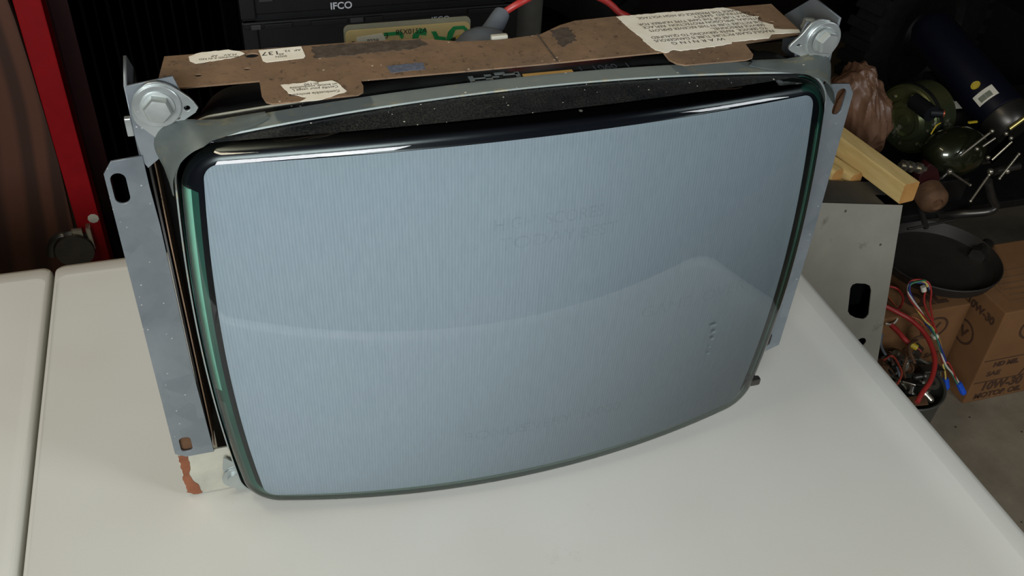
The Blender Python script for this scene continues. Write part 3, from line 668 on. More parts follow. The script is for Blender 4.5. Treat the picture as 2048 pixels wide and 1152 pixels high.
CX0 = onY(487, 60, CY).x
zA = onY(560, 36, CY).z      # level between the two crates
# top edge of lower crate sits just under the upper crate
H = .165
c1 = crate((CX0, CY, zA - H), 'lower black folding crate with thin pale lettering half hidden by the circuit board', None, q2.x, .0150, .0)
c2 = crate((CX0, CY, zA + .0005), 'upper black folding crate with bold pale lettering, topmost of the stack in view', None, q.x, .0165, .0003)
# place lettering exactly where it stands on each crate
for r, qq in ((c1, q2), (c2, q)):
    for ch in COL.objects:
        if ch.parent == r and ch.name.startswith('lettering'):
            ch.location.z = qq.z - wpos(r).z + (.008 if r == c1 else .001)
zc = zA - 2 * H - .0005; k = 0
while zc > .02:
    crate((CX0, CY, zc), 'black folding crate below the lettered ones in the stack', None, .1, .021, .0002); zc -= H + .0005; k += 1
bm = bmesh.new(); box(bm, (CX0 - .02, CY - .02, 0), (CX0 + .49, CY + .38, zc + H), .004); o = bobj('wooden_pallet_block', bm, M_BLACKP); tag(o, 'low black plastic dolly under the crate stack', 'dolly')
o.name = 'crate_dolly'
q = onY(1050, 30, .90)
bm = bmesh.new(); cyl(bm, (q.x + .004, .90 + .5, 0), (q.x + .004, 1.40, 2.0), .03, n=28)
bm.free()
bm = bmesh.new(); gp = onY(1050, 30, 1.40); cyl(bm, (gp.x, 1.40, 0), (gp.x, 1.40, 2.0), .040, n=28); o = bobj('metal_pole', bm, simple('grey_pole_paint', L(112, 110, 102), .5), None, 40); tag(o, 'round grey metal pole standing behind the red lead', 'pole')
# ------------------------------------------------------------------ right background
BY = .50
bin_ = thing('metal_bin', 'grey sheet metal bin with sloping front beside the table, holding lumber', 'bin', (.78, .6, 0))
PTR = Vector((.896, .5, .570)); PTL = Vector((.650, .5, .613)); PBR = Vector((.896, .426, .266)); kk = .570 / (.570 - .266)
PBR = PTR.lerp(PBR, kk); PBL = Vector((.650, PBR.y, .0)); BK = .74
eu = (PTL - PTR).normalized(); en = (PBR - PTR).cross(eu).normalized(); ev = en.cross(eu) * -1
if ev.z > 0: ev = -ev
ev = (ev - eu * ev.dot(eu)).normalized(); en = eu.cross(ev).normalized()
def bpt(px, py): # where the ray meets the sloping front
    d = ray(px, py); t = (PTR - CAM).dot(en) / d.dot(en); return CAM + d * t
def uv(px, py): p = bpt(px, py) - PTR; return (p.dot(eu), p.dot(ev))
MF = Matrix((eu, ev, en)).transposed().to_4x4(); MF.translation = PTR
def q2(p): v = p - PTR; return (v.dot(eu), v.dot(ev))
h1 = [uv(*p) for p in ((1700, 576), (1704, 569), (1712, 566), (1730, 567), (1739, 571), (1742, 580), (1737, 628), (1732, 635), (1726, 638), (1710, 635), (1699, 629), (1695, 622))]
c_ = uv(1722, 684); h2 = ell(c_[0], c_[1], .011, .009)
bf = link('front_panel', ngon2mesh([[q2(PTR), q2(PTL), q2(PBL), q2(PBR)], h1, h2], .002, MF), M_SHEET, bin_); bf['label'] = 'sloping grey metal panel with a rounded black slot'
for nm, P in (('side_panel', [PTR, PBR, Vector((.896, BK, 0)), Vector((.896, BK, .57))]), ('side_panel', [PTL, PBL, Vector((.650, BK, 0)), Vector((.650, BK, .613))]), ('back_panel', [Vector((.896, BK, 0)), Vector((.650, BK, 0)), Vector((.650, BK, .56)), Vector((.896, BK, .53))]),
              ('inner_shelf', [Vector((.894, .50, .46)), Vector((.652, .50, .46)), Vector((.652, BK - .002, .46)), Vector((.894, BK - .002, .46))])):
    bm = bmesh.new(); bm.faces.new([bm.verts.new(p) for p in P]); bmesh.ops.solidify(bm, geom=bm.faces[:], thickness=.002); bobj(nm, bm, M_BLACKM if nm == 'inner_shelf' else M_SHEET, bin_)
bm = bmesh.new(); P = [PTR + eu * .040 + Vector((0, 0, .001)), PTL + Vector((0, 0, .001)), PTL + Vector((0, .075, .001)), PTR + Vector((0, .075, .001)), PTR + Vector((0, .030, .001)), PTR + eu * .040 + Vector((0, .030, .001))]
bm.faces.new([bm.verts.new(p) for p in P]); bmesh.ops.solidify(bm, geom=bm.faces[:], thickness=.0022); bobj('top_lip', bm, M_SHEETD, bin_)['label'] = 'dull folded top lip with a notch'
P0 = bpt(1722, 600); bm = bmesh.new(); box(bm, (P0.x - .05, P0.y + .05, P0.z - .06), (P0.x + .05, P0.y + .12, P0.z + .06), .005); bobj('switch_box', bm, M_BLACKP, bin_)['label'] = 'black box behind the slot'
for px, py in ((1690, 422), (1760, 489), (1608, 560)):
    q = bpt(px, py); bm = bmesh.new(); lathe(bm, q, Vector((0, -1, 0)), [(0, .003), (.0015, .0025), (.002, 0)], 12); bobj('rivet', bm, M_CHR, bin_)
# lumber
def beam(name, e, back, w_, h_, label, group=None, chip=False):
    """e: end-face corner at left top (front), back: direction to the far end"""
    e = Vector(e); d = Vector(back); Ln = d.length; d.normalize(); side = Vector((0, 0, 1)).cross(d).normalized() * -1; up = d.cross(side) * -1
    if up.z < 0: up = -up
    bm = bmesh.new(); pr = [(p[0], p[1]) for p in rrect(0, -h_, w_, 0, .003 if not chip else .008, 3)]
    r0 = [e + side * a + up * b for a, b in pr]; r1 = [p + d * Ln for p in r0]
    loft(bm, [r0, r1]); f = [v for v in bm.verts][:len(pr)]
    fe = bm.faces.new(f); fe.material_index = 1; bm.faces.new(bm.verts[:][len(pr):] if False else [v for v in list(bm.verts)[len(pr):]])
    bm.faces.ensure_lookup_table(); bm.verts.ensure_lookup_table()
    o = bobj(name, bm, [M_PINE, M_ENDG]); return tag(o, label, 'lumber', group)
E0 = onY(1810, 370, .490); E1 = onZ(1683, 284, E0.z); E2 = onZ(1700, 262, E0.z)
far = onZ(1600, 176, E0.z)
beam('wooden_post', E0, Vector((-.050, .40, 0)), .034, .0395, 'long square pine post laid across the grey metal bin, square end nearest')
s1 = onY(1703, 352, .578); beam('wooden_offcut', s1, Vector((-.035, .15, .0)), .030, .034, 'short pale pine offcut with a rounded end, beside the long post in the bin', None, True)
s2 = onY(1668, 344, .580); beam('wooden_offcut', s2, Vector((-.045, .14, 0)), .028, .040, 'short pine offcut with a knotty end, nearest the picture tube in the bin', None, True)
s3 = onY(1655, 372, .58); beam('wooden_offcut', s3, Vector((-.03, .12, 0)), .07, .012, 'thin pine offcut lying lowest under the others in the bin')
# crumpled bag
bm = bmesh.new(); bc = onY(1718, 222, .83)
bmesh.ops.create_icosphere(bm, subdivisions=6, radius=1)
from mathutils import noise as mnoise
for v in bm.verts:
    n_ = v.co.normalized(); p_ = Vector((n_.x * 1.3 + 3, n_.y * 1.3, n_.z * .8 + n_.x * .5))
    r_ = .72 + .22 * mnoise.ridged_multi_fractal(p_ * 1.1, 1.0, 2.3, 2, .9, 2.0) + .02 * mnoise.noise(p_ * 5)
    r_ = min(r_, 1.12); taper = 1 - .25 * max(0, n_.z)
    v.co = Vector((bc.x + n_.x * .078 * r_ * taper, .83 + n_.y * .08 * r_, bc.z + n_.z * .105 * r_ + n_.x * -.04))
o = bobj('plastic_bag', bm, M_BAG, None, 30); tag(o, 'crumpled brown plastic bag standing behind the pine lumber', 'bag')
bagz = min((o.matrix_basis @ v.co).z for v in o.data.vertices)
# low bench for the machinery
bn = thing('steel_trolley', 'low black steel trolley carrying the machine parts behind the bin', 'trolley', (1.45, 1.1, 0))
TT = .335
bm = bmesh.new(); box(bm, (.96, .755, TT - .02), (2.0, 1.25, TT), .003); bobj('top', bm, M_BLACKM, bn)
for X in (.99, 1.97):
    for Y_ in (.78, 1.22):
        bm = bmesh.new(); box(bm, (X - .015, Y_ - .015, 0), (X + .015, Y_ + .015, TT - .02)); bobj('leg', bm, M_BLACKM, bn)
bm = bmesh.new(); box(bm, (bc.x - .05, .765, TT), (bc.x + .085, .92, bagz + .003), .004); o = bobj('storage_box', bm, M_BLACKM); tag(o, 'dark box under the crumpled brown bag on the trolley', 'box')
# brass coloured canister
c0 = onY(1812, 240, .95)
axd = Vector((.93, .28, .06)).normalized()
cn = thing('round_canister', 'yellow green plated steel drum canister lying on its side, round end facing the lumber', 'canister', (c0.x, c0.y, c0.z - .09))
bm = bmesh.new(); R_ = .080
lathe(bm, c0, axd, [(-.010, 0), (-.010, .012), (-.004, .014), (-.004, .030), (-.012, .034), (-.012, .044), (-.002, .050), (0, R_ - .006), (.004, R_ - .002), (.004, R_), (.010, R_ + .002)], 48); bobj('end_cap', bm, M_CHROM, cn, 35)
bm = bmesh.new(); lathe(bm, c0, axd, [(.008, R_ + .003), (.018, R_ + .004), (.020, R_), (.020, R_ - .004)], 48); bobj('clamp_ring', bm, M_BLACKM, cn, 35)
bm = bmesh.new(); lathe(bm, c0, axd, [(.018, R_ - .003), (.030, R_ - .004), (.078, R_ - .008), (.090, R_ - .02), (.095, 0)], 48); bobj('body', bm, M_CHROM, cn, 35)
for k in range(8):
    t = 2 * math.pi * k / 8; xx, yy, zz = frame(c0, c0 + axd); q = c0 + (xx * math.cos(t) + yy * math.sin(t)) * .060
    bm = bmesh.new(); lathe(bm, q - axd * .001, axd * -1, [(0, .004), (.003, .004), (.004, .002), (.004, 0)], 8); bobj('screw', bm, M_CHR, cn)
q = onY(1863, 228, .86); 
pt = thing('hose_fitting', 'black rubber elbow with a copper end on the side of the yellow green canister', 'fitting', q)
bm = bmesh.new(); cyl(bm, q + Vector((-.002, .06, 0)), q, .018, n=24); cyl(bm, q + Vector((.0, .006, .0)), q + Vector((.024, -.004, .001)), .0095, n=18); bobj('elbow', bm, M_BLACKP, pt, 40)
bm = bmesh.new(); lathe(bm, q + Vector((.0241, -.004, .001)), (1, -.4, 0), [(0, .0085), (.003, .0085), (.003, .006), (.001, .005), (.001, 0)], 18); bobj('copper_end', bm, simple('copper', L(190, 100, 70), .4, .8), pt, 40)
# spherical tank
sc_ = onY(1905, 306, .80)
st = thing('round_tank', 'dark green mirror-like round tank with a bright highlight, right of the canister', 'tank', (sc_.x, sc_.y, sc_.z - .09))
bm = bmesh.new(); lathe(bm, sc_ + Vector((-.062, 0, 0)), (1, .12, -.05), [(0, 0), (.002, .016), (.012, .032), (.035, .048), (.065, .055), (.10, .054), (.13, .042), (.146, .026), (.152, .0)], 48); bobj('shell', bm, simple('dark_green_mirror_paint', L(40, 44, 26), .3, .5, .5, .2, 5, 0, 1), st, 60)
bm = bmesh.new(); tube(bm, [onY(1862, 268, .70), onY(1872, 252, .70), onY(1881, 246, .705)], .0014, 8); bobj('pull_tab', bm, M_YEL, st, 50)
bm = bmesh.new(); a = onY(1944, 243, .80); box(bm, (a.x - .011, .795, a.z - .002), (a.x + .011, .80, a.z + .002), .0008); bobj('name_tag', bm, M_YEL, st)
# support cradle for the tank and canister
for nm, (x_, y_, z_, hw_, hd_), lb_ in (('canister_block', (c0.x + .05, .965, c0.z - R_ - .002, .035, .05), 'dark block on the trolley under the round canister'), ('tank_block', (sc_.x + .01, .81, sc_.z - .0590, .045, .03), 'dark block on the trolley under the green round tank')):
    bm = bmesh.new(); box(bm, (x_ - hw_, y_ - hd_, TT), (x_ + hw_, y_ + hd_, z_), .003); o = bobj(nm, bm, M_BLACKM); tag(o, lb_, 'block')
# blue cylinder
b0 = onY(2004, 230, .94); b1 = onY(1862, 62, 1.20)
bl = thing('blue_cylinder', 'navy blue cylinder leaning diagonally with a yellow dot and a white label', 'cylinder', (b0.x, b0.y, b0.z - .06))
dd = (b1 - b0).normalized(); Lb = (b1 - b0).length; RB = .056
bm = bmesh.new(); lathe(bm, b0, dd, [(.0, 0), (0, RB - .004), (.004, RB), (Lb, RB), (Lb + .03, RB * .6), (Lb + .035, 0)], 40); bobj('barrel', bm, M_NAVY, bl, 40)
bm = bmesh.new(); lathe(bm, b0 - dd * .05, dd, [(0, 0), (0, RB - .012), (.012, RB - .002), (.046, RB + .001), (.0498, RB + .001)], 40); bobj('metal_end', bm, M_DSTEEL, bl, 40)
def wrap(name, m, along, width, a0_, a1_, label=None, shape=None):
    """patch lying on the barrel: along = distance from the end, angles measured round the barrel"""
    toc = (CAM - b0); toc = (toc - dd * toc.dot(dd)).normalized(); sd = dd.cross(toc)
    bm = bmesh.new(); n = 12
    if shape == 'dot':
        P = []
        for i in range(24):
            t = 2 * math.pi * i / 24; al = along + width * math.sin(t); an = (a0_ + a1_) / 2 + (a1_ - a0_) / 2 * math.cos(t)
            P.append(b0 + dd * al + (toc * math.cos(an) + sd * math.sin(an)) * (RB + .0009))
        bm.faces.new([bm.verts.new(p) for p in P])
    else:
        A = [[bm.verts.new(b0 + dd * al + (toc * math.cos(a0_ + (a1_ - a0_) * i / n) + sd * math.sin(a0_ + (a1_ - a0_) * i / n)) * (RB + .0008)) for i in range(n + 1)] for al in (along, along + width)]
        for i in range(n): bm.faces.new((A[0][i], A[0][i + 1], A[1][i + 1], A[1][i]))
    o = bobj(name, bm, m, bl)
    if label: o['label'] = label
    return o
bl_lab = wrap('white_label', M_CREAM, .030, .028, -.45, .45, 'white paper label')
wrap('label_print', simple('grey_print', L(112, 116, 100), .7), .0345, .014, -.30, .25)
for o in COL.objects:
    if o.name.startswith('label_print'): o.scale = (1.004, 1.004, 1.004)
wrap('yellow_dot', M_YEL, .078, .009, -.24, .16, 'round yellow sticker', 'dot')
# dark case with white label
a = onY(1916, 210, 1.12)
dc = thing('black_case', 'black case with a small white label between canister and blue cylinder', 'case', (a.x, 1.18, TT))
bm = bmesh.new(); box(bm, (a.x - .05, 1.15, TT), (a.x + .035, 1.22, a.z + .05), .004); bobj('body', bm, M_BLACKP, dc)
a = onY(1916, 210, 1.1492)
me = ngon2mesh([[(a.x - .026, a.z + .013), (a.x + .012, a.z + .010), (a.x + .024, a.z - .012), (a.x - .014, a.z - .010), (a.x - .019, a.z)]], .0006, T(0, 1.1492, 0) @ MXZ); link('paper_label', me, M_CREAM, dc)
# clamps with sliding T handles
def clamp(name, pts, r, bar, nut, label, y):
    base = onY(*pts[-1][:2], y)
    t_ = thing(name, label, 'clamp', (base.x, y, base.z), None)
    bm = bmesh.new(); tube(bm, [onY(px, py, y + dy) for px, py, dy in [(p[0], p[1], p[2] if len(p) > 2 else 0) for p in pts]], r, 12); bobj('frame', bm, M_DSTEEL, t_, 50)
    for (b0_, b1_) in bar:
        bm = bmesh.new(); A_, B_ = onY(*b0_, y - .03), onY(*b1_, y - .03); cyl(bm, A_, B_, .0026, n=12)
        for e_ in (A_, B_): bmesh.ops.create_uvsphere(bm, u_segments=12, v_segments=8, radius=.0036, matrix=Matrix.Translation(e_))
        bobj('handle', bm, M_CHR, t_, 50)
    for n_ in nut:
        bm = bmesh.new(); bmesh.ops.create_uvsphere(bm, u_segments=16, v_segments=10, radius=.0066, matrix=Matrix.Translation(onY(*n_, y - .028))); bobj('screw_head', bm, M_CHR, t_, 60)
    return t_
clamp('bar_clamp', [(1975, 362, .0), (1983, 395, 0), (1990, 412, 0), (1975, 423, 0), (1920, 428, .03), (1880, 432, .06)], .0095, [((1978, 350), (1941, 402))], [(1981, 343)], 'curved steel pipe clamp low at the right edge with a thin lever', .695)
clamp('screw_clamp', [(1985, 345, 0), (2010, 338, 0), (2038, 332, 0)], .008, [((1999, 357), (2038, 308))], [(2014, 342)], 'steel screw clamp with a sliding tee handle at the far right', .73)
clamp('toggle_clamp', [(1900, 341, 0), (1885, 355, 0), (1876, 360, 0), (1888, 380, 0), (1890, 400, .0)], .0035, [((1899, 343), (1940, 370))], [(1899, 343)], 'small steel clamp with a thin lever above the rusty motor', .74)
lb = thing('linkage_arm', 'dark steel linkage arm with bright bolts slanting below the blue cylinder', 'linkage', onY(1990, 320, .76))
bm = bmesh.new(); A_ = onY(1975, 318, .76); B_ = onY(2020, 275, .76); v_ = (B_ - A_).normalized(); n_ = Vector((0, 1, 0)).cross(v_) * .020
P = [A_ - n_ * .5, B_ - n_ * .5, B_ + n_ * 1.2, A_ + n_ * 1.2]
vs = [bm.verts.new(p) for p in P]; bm.faces.new(vs); bmesh.ops.solidify(bm, geom=bm.faces[:], thickness=.008); bobj('arm_plate', bm, M_DSTEEL, lb)
for px, py in ((1976, 315), (2022, 276), (2012, 267), (1954, 298), (1984, 262)):
    bm = bmesh.new(); bmesh.ops.create_uvsphere(bm, u_segments=14, v_segments=8, radius=.0050, matrix=Matrix.Translation(onY(px, py, .745))); bobj('bolt_head', bm, M_CHR, lb, 60)
for a_, b_ in (((1965, 293), (1990, 276)), ((1984, 320), (2024, 283)), ((1920, 312), (1984, 262))):
    bm = bmesh.new(); cyl(bm, onY(*a_, .752), onY(*b_, .752), .003, n=10); bobj('rod', bm, M_CHR, lb, 50)
bm = bmesh.new(); cyl(bm, onY(2018, 258, .78), onY(2062, 226, .78), .0055, n=14); o = bobj('metal_rod', bm, simple('warm_steel', L(190, 176, 110), .3, .9)); tag(o, 'bright brass coloured rod at the right edge under the blue cylinder', 'rod')
bm = bmesh.new(); tube(bm, [onY(1915, 322, .78), onY(1945, 326, .78), onY(1978, 322, .78)], .006, 10); o = bobj('bent_tube', bm, M_DSTEEL, None, 50); tag(o, 'dark bent steel tube under the round green tank', 'tube')
# red valve with fittings
rv = thing('red_bracket', 'small dark red bracket behind the end of the pine post', 'bracket', onY(1860, 365, .72))
me = ngon2mesh([[(q.x, q.z) for q in (onY(1838, 352, .72), onY(1858, 328, .72), (onY(1874, 338, .72)), onY(1878, 356, .72), onY(1862, 372, .72), onY(1836, 364, .72))]], .02, T(0, .728, 0) @ MXZ, .001); link('plate', me, M_MAROON, rv)
bm = bmesh.new(); A_ = onY(1800, 330, .71); B_ = onY(1850, 338, .71); cyl(bm, A_, B_, .006, n=14)
for f_ in (.15, .4, .75): p_ = A_.lerp(B_, f_); cyl(bm, p_ - (B_ - A_).normalized() * .004, p_ + (B_ - A_).normalized() * .004, .012, n=6)
bobj('threaded_fitting', bm, M_CHR, rv, 30)
# rusty motor
mc = onY(1866, 402, .685); rm = thing('rusty_motor', 'round rusty brown motor housing hanging beside the end of the pine post', 'motor', (mc.x, .70, mc.z - .04))
bm = bmesh.new(); lathe(bm, mc + Vector((0, -.01, 0)), (.15, 1, .1), [(0, 0), (0, .012), (-.004, .014), (.002, .026), (.010, .031), (.04, .031), (.045, .02), (.045, 0)], 32); bobj('housing', bm, M_RUSTM, rm, 35)
bm = bmesh.new(); q = onY(1850, 470, .73); cyl(bm, onY(1815, 458, .70), onY(1908, 440, .70), .0028, n=10); cyl(bm, mc + Vector((-.005, .02, -.03)), onY(1852, 455, .70), .006, n=10); bobj('shaft', bm, M_DSTEEL, rm, 40)
# tyres
def tyre(c, ax_, R0, w_, label, gap):
    t_ = thing('knobby_tyre', label, 'tyre', (c.x, c.y, c.z - R0))
    bm = bmesh.new(); lathe(bm, c - Vector(ax_).normalized() * w_ / 2, ax_, [(0, R0 * .62), (.0, R0 * .86), (w_ * .12, R0 * .97), (w_ * .88, R0 * .97), (w_, R0 * .86), (w_, R0 * .62), (0, R0 * .62)], 64); bobj('carcass', bm, M_RUBBER, t_, 35)
    bm = bmesh.new(); X_, Y_, Z_ = frame(c, c + Vector(ax_)); nk = 36
    for k in range(nk):
        t = 2 * math.pi * k / nk; rd = X_ * math.cos(t) + Y_ * math.sin(t); tg = Z_.cross(rd)
        M = Matrix((rd, tg, Z_)).transposed().to_4x4(); M.translation = c + rd * R0 * .99
        box(bm, (-R0 * .03, -R0 * .045, -w_ * .45), (R0 * .04, R0 * .045, w_ * .45), 0, M)
    bobj('tread', bm, M_RUBBER, t_)
    bm = bmesh.new(); lathe(bm, c - Vector(ax_).normalized() * w_ * .3, ax_, [(0, 0), (0, R0 * .2), (w_ * .2, R0 * .25), (w_ * .2, R0 * .55), (0, R0 * .61), (w_ * .6, R0 * .61), (w_ * .5, 0)], 48); bobj('rim', bm, M_BLACKM, t_, 35)
    return t_
RT = .30; tyre(Vector((1.86, 1.68, RT)), (-.3, 1, 0), RT, .10, 'dark knobby tyre standing in the top right corner behind the blue cylinder', 0)
tyre(Vector((.66, 1.70, RT)), (.7, .7, 0), RT, .12, 'dark knobby tyre standing in deep shadow behind the brown bag', 0)
bm = bmesh.new(); box(bm, (2.17, 1.45, 0), (2.8, 2.0, .36), .004); o = bobj('dark_filler_box', bm, M_BLACKP); tag(o, 'added black chest in the shadow at the top right edge', 'filler')  # added black box, covers the lit floor patch beside the tyre
# cartons
def split_text(ms):
    out = []
    for m in ms: out += m if isinstance(m, list) else [m]
    return out
def words(lines, e): return [text_mesh([l_], Matrix.Identity(4), e) for l_ in lines]
def carton(X0, Y0, X1, Y1, H_, label, right, twist=0):
    t_ = thing('cardboard_carton', label, 'box', ((X0 + X1) / 2, (Y0 + Y1) / 2, 0), 'motor oil cartons on the floor')
    bm = bmesh.new(); box(bm, (X0, Y0, 0), (X1, Y1, H_), .003); bobj('body', bm, M_CARD, t_)
    bm = bmesh.new()
    if right:
        # V roundel, lower print
        cx_, cz_ = X0 + .10, H_ - .055
        ms = [ngon2mesh([ell(cx_, cz_, .040, .034, 32), ell(cx_, cz_, .035, .029, 32)], .0006, Matrix.Identity(4)),
              words([('V', cx_, cz_ - .013, .042, 1.1, 'CENTER', .001), ('10W-30', X0 + .030, .034, .034, .95, 'LEFT', .0012), ('MOTOR OIL', X0 + .022, .010, .022, 1.05, 'LEFT', .0008), ('HD MIL', X0 + .035, .105, .018, 1.1, 'LEFT', .001), ('SAE', X0 + .028, .078, .018, 1.2, 'LEFT', .0006)], .0003),
              ngon2mesh([[(X0 + .005, .125), (X1, .125), (X1, .127), (X0 + .005, .127)]], .0006, Matrix.Identity(4)), ngon2mesh([[(X0 + .005, .060), (X1, .060), (X1, .062), (X0 + .005, .062)]], .0006, Matrix.Identity(4)),
              ngon2mesh([[(X0 + .120, .062), (X0 + .124, .062), (X0 + .150, .125), (X0 + .146, .125)]], .0006, Matrix.Identity(4))]
        for me in split_text(ms): me.transform(T(0, Y0 - .0008, 0) @ MXZ); link('printing', me, M_CARDINK, t_)
        fr_ = [rrect(X0 + .035, Y0 + .03, X0 + .23, Y0 + .125, .001), rrect(X0 + .038, Y0 + .033, X0 + .227, Y0 + .122, .001)]
        ms = [ngon2mesh(fr_, .0006, T(0, 0, H_ + .0006))] + [ngon2mesh([rrect(X0 + .05, Y0 + .045 + i * .018, X0 + .215, Y0 + .051 + i * .018, .001)], .0006, T(0, 0, H_ + .0006)) for i in range(4)]
        link('top_printing', joinmesh(ms), simple('faded_print', L(118, 86, 56), .8), t_)
        MX = Matrix(((0, 0, -1, 0), (-1, 0, 0, 0), (0, 1, 0, 0), (0, 0, 0, 1)))
        ms = [ngon2mesh([ell(-(Y0 + .075), .15, .03, .03, 30), ell(-(Y0 + .075), .15, .025, .025, 30), ], .0006, Matrix.Identity(4)), words([('V', -(Y0 + .075), .138, .034, 1.1, 'CENTER', .001), ('10W-30', -(Y0 + .10), .215, .025, 1, 'LEFT', .001)], .0003)]
        for me in split_text(ms): me.transform(T(X0 - .0008, 0, 0) @ MX); link('side_printing', me, M_CARDINK, t_)
    else:
        cx_, cz_ = X1 - .075, H_ - .052
        ms = [ngon2mesh([ell(cx_, cz_, .034, .030, 32), ell(cx_, cz_, .029, .025, 32)], .0006, Matrix.Identity(4)),
              words([('V', cx_, cz_ - .012, .036, 1.1, 'CENTER', .001), ('10W-30', X1 - .15, .04, .034, .95, 'LEFT', .0012), ('SAE', X1 - .07, .085, .018, 1.2, 'LEFT', .0006)], .0003)]
        for me in split_text(ms): me.transform(T(0, Y0 - .0008, 0) @ MXZ); link('printing', me, M_CARDINK, t_)
        link('top_printing', text_mesh([('OIL', X1 - .14, Y0 + .02, .06, 1, 'LEFT', .003)], T(0, 0, H_ + .0006), .0003), M_CARDINK, t_)
    return t_
carton(1.243, .486, 1.62, .70, .262, 'brown oil carton at the right edge, the nearer and taller of the two', True)
carton(.99, .566, 1.236, .715, .225, 'lower brown oil carton behind the wire bundle, left of the taller carton', False)
# dark round pan over the cartons
pc = onZ(1868, 535, .31); pc = Vector((1.20, .70, .2675))
pn = onZ(1875, 520, .275)
bm = bmesh.new(); lathe(bm, (pn.x, pn.y, .262), (0, 0, 1), [(0, 0), (0, .105), (.004, .12), (.028, .130), (.030, .128), (.006, .116), (.003, .10), (.003, 0)], 48); o = bobj('drip_pan', bm, simple('stained_black_pan', L(42, 37, 32), .6, .1), None, 40); tag(o, 'shallow round dark pan lying across the oil cartons', 'pan')
gf = thing('pipe_fitting', 'dark grey pipe fitting lying on the taller oil carton', 'fitting', (onZ(1960, 500, .29).x, onZ(1960, 500, .29).y, .262))
q = gf.location.copy(); bm = bmesh.new(); cyl(bm, q + Vector((0, 0, .014)), q + Vector((.05, .03, .014)), .014, n=20); bobj('body', bm, M_DSTEEL, gf, 40)
bm = bmesh.new(); cyl(bm, q + Vector((-.006, -.004, .014)), q + Vector((.008, .005, .014)), .018, n=6); bobj('collar', bm, M_DSTEEL, gf, 30)
# metal bowl with scrap
bwc = Vector((1.035, .474, 0))
bw = thing('metal_tub', 'round grey metal tub heaped with scrap metal pieces on the floor beside the table', 'tub', bwc)
bm = bmesh.new(); lathe(bm, bwc + Vector((0, 0, .001)), (0, 0, 1), [(0, 0), (0, .072), (.004, .076), (.125, .082), (.130, .086), (.133, .084), (.130, .080), (.006, .073), (.004, .07), (.004, 0)], 48); bobj('shell', bm, simple('dull_pewter', L(96, 98, 92), .35, .5), bw, 40)
rnd = random.Random(11)
for k in range(46):
    a_ = rnd.uniform(0, 2 * math.pi); r_ = .064 * math.sqrt(rnd.random()); h_ = .120 + .11 * (1 - r_ / .075) * rnd.random() + .01
    cpos = bwc + Vector((r_ * math.cos(a_), r_ * math.sin(a_), h_))
    rot = Matrix.Rotation(rnd.uniform(0, 3), 4, Vector((rnd.uniform(-1, 1), rnd.uniform(-1, 1), rnd.uniform(-1, 1))).normalized())
    bm = bmesh.new(); kd = k % 4
    if kd == 0: box(bm, (-.022, -.013, -.0015), (.022, .013, .0015), .001, Matrix.Translation(cpos) @ rot)
    elif kd == 1:
        lathe(bm, (0, 0, -.012), (0, 0, 1), [(0, 0), (0, .012), (.004, .012), (.004, .007), (.020, .007), (.024, .004), (.024, 0)], 14); bmesh.ops.transform(bm, matrix=Matrix.Translation(cpos) @ rot, verts=bm.verts)
    elif kd == 2:
        lathe(bm, (0, 0, 0), (0, 0, 1), [(0, .009), (0, .018), (.003, .018), (.003, .009), (0, .009)], 18); bmesh.ops.transform(bm, matrix=Matrix.Translation(cpos) @ rot, verts=bm.verts)
    else:
        tube(bm, [(-.03, 0, 0), (-.01, .014, .0), (.012, .012, .006), (.03, -.004, 0)], .003, 8); bmesh.ops.transform(bm, matrix=Matrix.Translation(cpos) @ rot, verts=bm.verts)
    o = bobj(('metal_strip', 'threaded_plug', 'flat_washer', 'bent_hook')[kd], bm, (M_CHR, M_DSTEEL, M_DSTEEL, M_RUSTM)[rnd.randrange(4)], None, 35)
    tag(o, ('short flat steel strip in the scrap heap in the tub', 'stubby steel plug in the scrap heap in the tub', 'flat steel washer in the scrap heap in the tub', 'bent steel hook in the scrap heap in the tub')[kd], ('strip', 'plug', 'washer', 'hook')[kd], ('steel strips in the tub', 'steel plugs in the tub', 'steel washers in the tub', 'steel hooks in the tub')[kd])
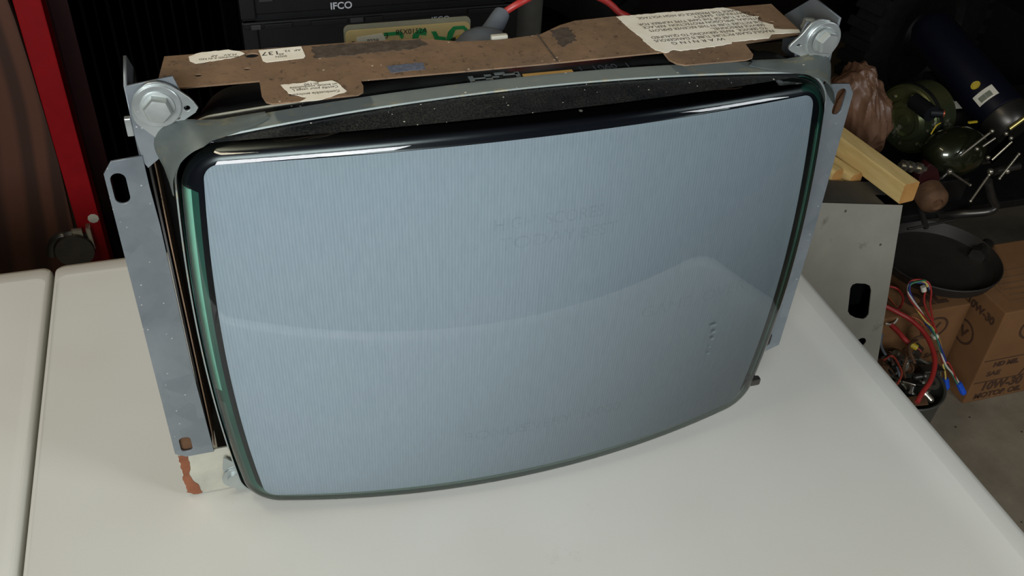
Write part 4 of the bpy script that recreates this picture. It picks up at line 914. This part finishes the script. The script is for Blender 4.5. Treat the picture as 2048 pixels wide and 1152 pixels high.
# wire harness with blue connectors
def Q(px, py, z): return onZ(px, py, z)
zz = .24
hr = thing('wire_harness', 'twisted bundle of coloured wires with two blue connectors, in front of the cartons', 'wire harness', Q(1885, 740, .10))
core = [(1838, 563), (1820, 566), (1816, 582), (1824, 598), (1840, 620), (1852, 640), (1862, 655), (1872, 675), (1880, 700), (1888, 722)]
def hl(px, py): return .330 - (py - 560) * .0011
ends = {'yellow': [(1886, 730), (1890, 745), (1891, 760)], 'white': [(1895, 735), (1908, 750), (1919, 768)], 'blue': [(1886, 728), (1889, 745), (1889, 762)], 'red': [(1896, 725), (1905, 740), (1914, 765)], 'green': [(1890, 733), (1900, 742), (1916, 770)]}
offs = {'yellow': (-4, 2), 'white': (0, 0), 'blue': (3, -3), 'red': (-2, 4), 'green': (2, 3)}
for i, (cn_, m_) in enumerate(M_WIRES.items()):
    P = []
    start = [(1862, 580), (1854, 566)] if cn_ in ('blue', 'white') else [(1868, 640), (1862, 605), (1862, 580), (1855, 566)] if cn_ == 'red' else [(1857, 572), (1850, 564)]
    if cn_ == 'red': P = [Q(px + 0, py, hl(px, py)) for px, py in [(1890, 720), (1880, 690), (1868, 650), (1855, 625), (1848, 600), (1852, 578)]]; bm = bmesh.new(); tube(bm, P, .0022, 8); bobj('wire', bm, m_, hr, 60)
    pts = [(px + offs[cn_][0] * math.cos(k * .9 + i), py + offs[cn_][1] * math.sin(k * 1.1 + i)) for k, (px, py) in enumerate(start + core)]
    pts += ends[cn_]
    P = [Q(px, py, hl(px, py) + .004 * math.sin(k + i * 1.3)) for k, (px, py) in enumerate(pts)]
    bm = bmesh.new(); tube(bm, P, .0020, 8); bobj('wire', bm, m_, hr, 60)
q = Q(1847, 577, hl(0, 577)); bm = bmesh.new(); cyl(bm, Q(1846, 573, hl(0, 573)), Q(1848, 582, hl(0, 582)), .0055, n=14); bobj('white_sleeve', bm, M_CREAM, hr, 40)
bm = bmesh.new(); cyl(bm, Q(1868, 669, hl(0, 669)), Q(1872, 675, hl(0, 675)), .0068, n=14); bobj('cable_tie', bm, M_CREAM, hr, 40)
for (a_, b_) in (((1891, 757), (1893, 778)), ((1917, 766), (1928, 788))):
    A_, B_ = Q(*a_, hl(*a_)), Q(*b_, hl(*b_)); bm = bmesh.new(); cyl(bm, A_, A_.lerp(B_, .85), .0065, .0070, n=8); cyl(bm, A_.lerp(B_, .85), B_, .0070, .005, n=8); bobj('connector', bm, M_BLUEC, hr, 30)['label'] = 'blue plastic wire connector'
# thick red cables out of the bin
def cable(name, pts, r, m, label, z0=.24, z1=.20, cat='cable'):
    n = len(pts); bm = bmesh.new(); tube(bm, [Q(px, py, z0 + (z1 - z0) * i / (n - 1)) for i, (px, py) in enumerate(pts)], r, 10); o = bobj(name, bm, m, None, 60); return tag(o, label, cat)
cable('red_cable', [(1765, 610), (1790, 622), (1822, 640), (1848, 665), (1864, 695), (1870, 725), (1862, 760), (1845, 785), (1834, 805)], .0048, M_REDW, 'thick red cable arcing over the tub of scrap down past its rim', .30, .238)
sc2 = thing('short_cable', 'short red cable with a yellow crimp resting on the scrap in the tub', 'cable', Q(1800, 670, .22))
bm = bmesh.new(); tube(bm, [Q(1782, 650, .235), Q(1797, 664, .230), Q(1808, 677, .225), Q(1820, 688, .220)], .0052, 10); bobj('sheath', bm, M_REDW, sc2, 60)
bm = bmesh.new(); cyl(bm, Q(1820, 688, .220), Q(1834, 696, .216), .0062, n=12); bobj('yellow_crimp', bm, M_YEL, sc2, 40)
bm = bmesh.new(); tube(bm, [Q(1834, 696, .216), Q(1840, 700, .213), Q(1843, 705, .210)], .0016, 8); bobj('bare_end', bm, M_REDW, sc2, 60)
cable('looped_wire', [(1776, 572), (1795, 578), (1806, 596), (1800, 615), (1786, 622), (1774, 612)], .0024, M_REDW, 'thin red wire looped beside the right edge of the metal bin', .26, .24)
cable('pale_wire', [(1771, 647), (1785, 648), (1795, 636), (1793, 620), (1784, 606), (1776, 600)], .0020, M_WIRES['white'], 'thin off-white wire curled beside the metal bin', .22, .22)
cable('orange_wire', [(1776, 592), (1790, 610), (1812, 628), (1838, 640), (1850, 655)], .0020, simple('orange_wire_insulation', L(176, 96, 60), .5), 'thin orange wire crossing toward the coloured bundle', .23, .21)
cable('grey_wire', [(1765, 668), (1762, 690), (1775, 715), (1792, 730), (1800, 755)], .0028, M_GREYRUB, 'grey wire draped over the near side of the tub', .22, .16)
cable('brown_wire', [(1768, 720), (1785, 712), (1800, 735), (1803, 750), (1795, 768)], .0022, simple('brown_wire_insulation', L(150, 60, 44), .5), 'thin brownish red wire lying on the near side of the scrap', .20, .19)
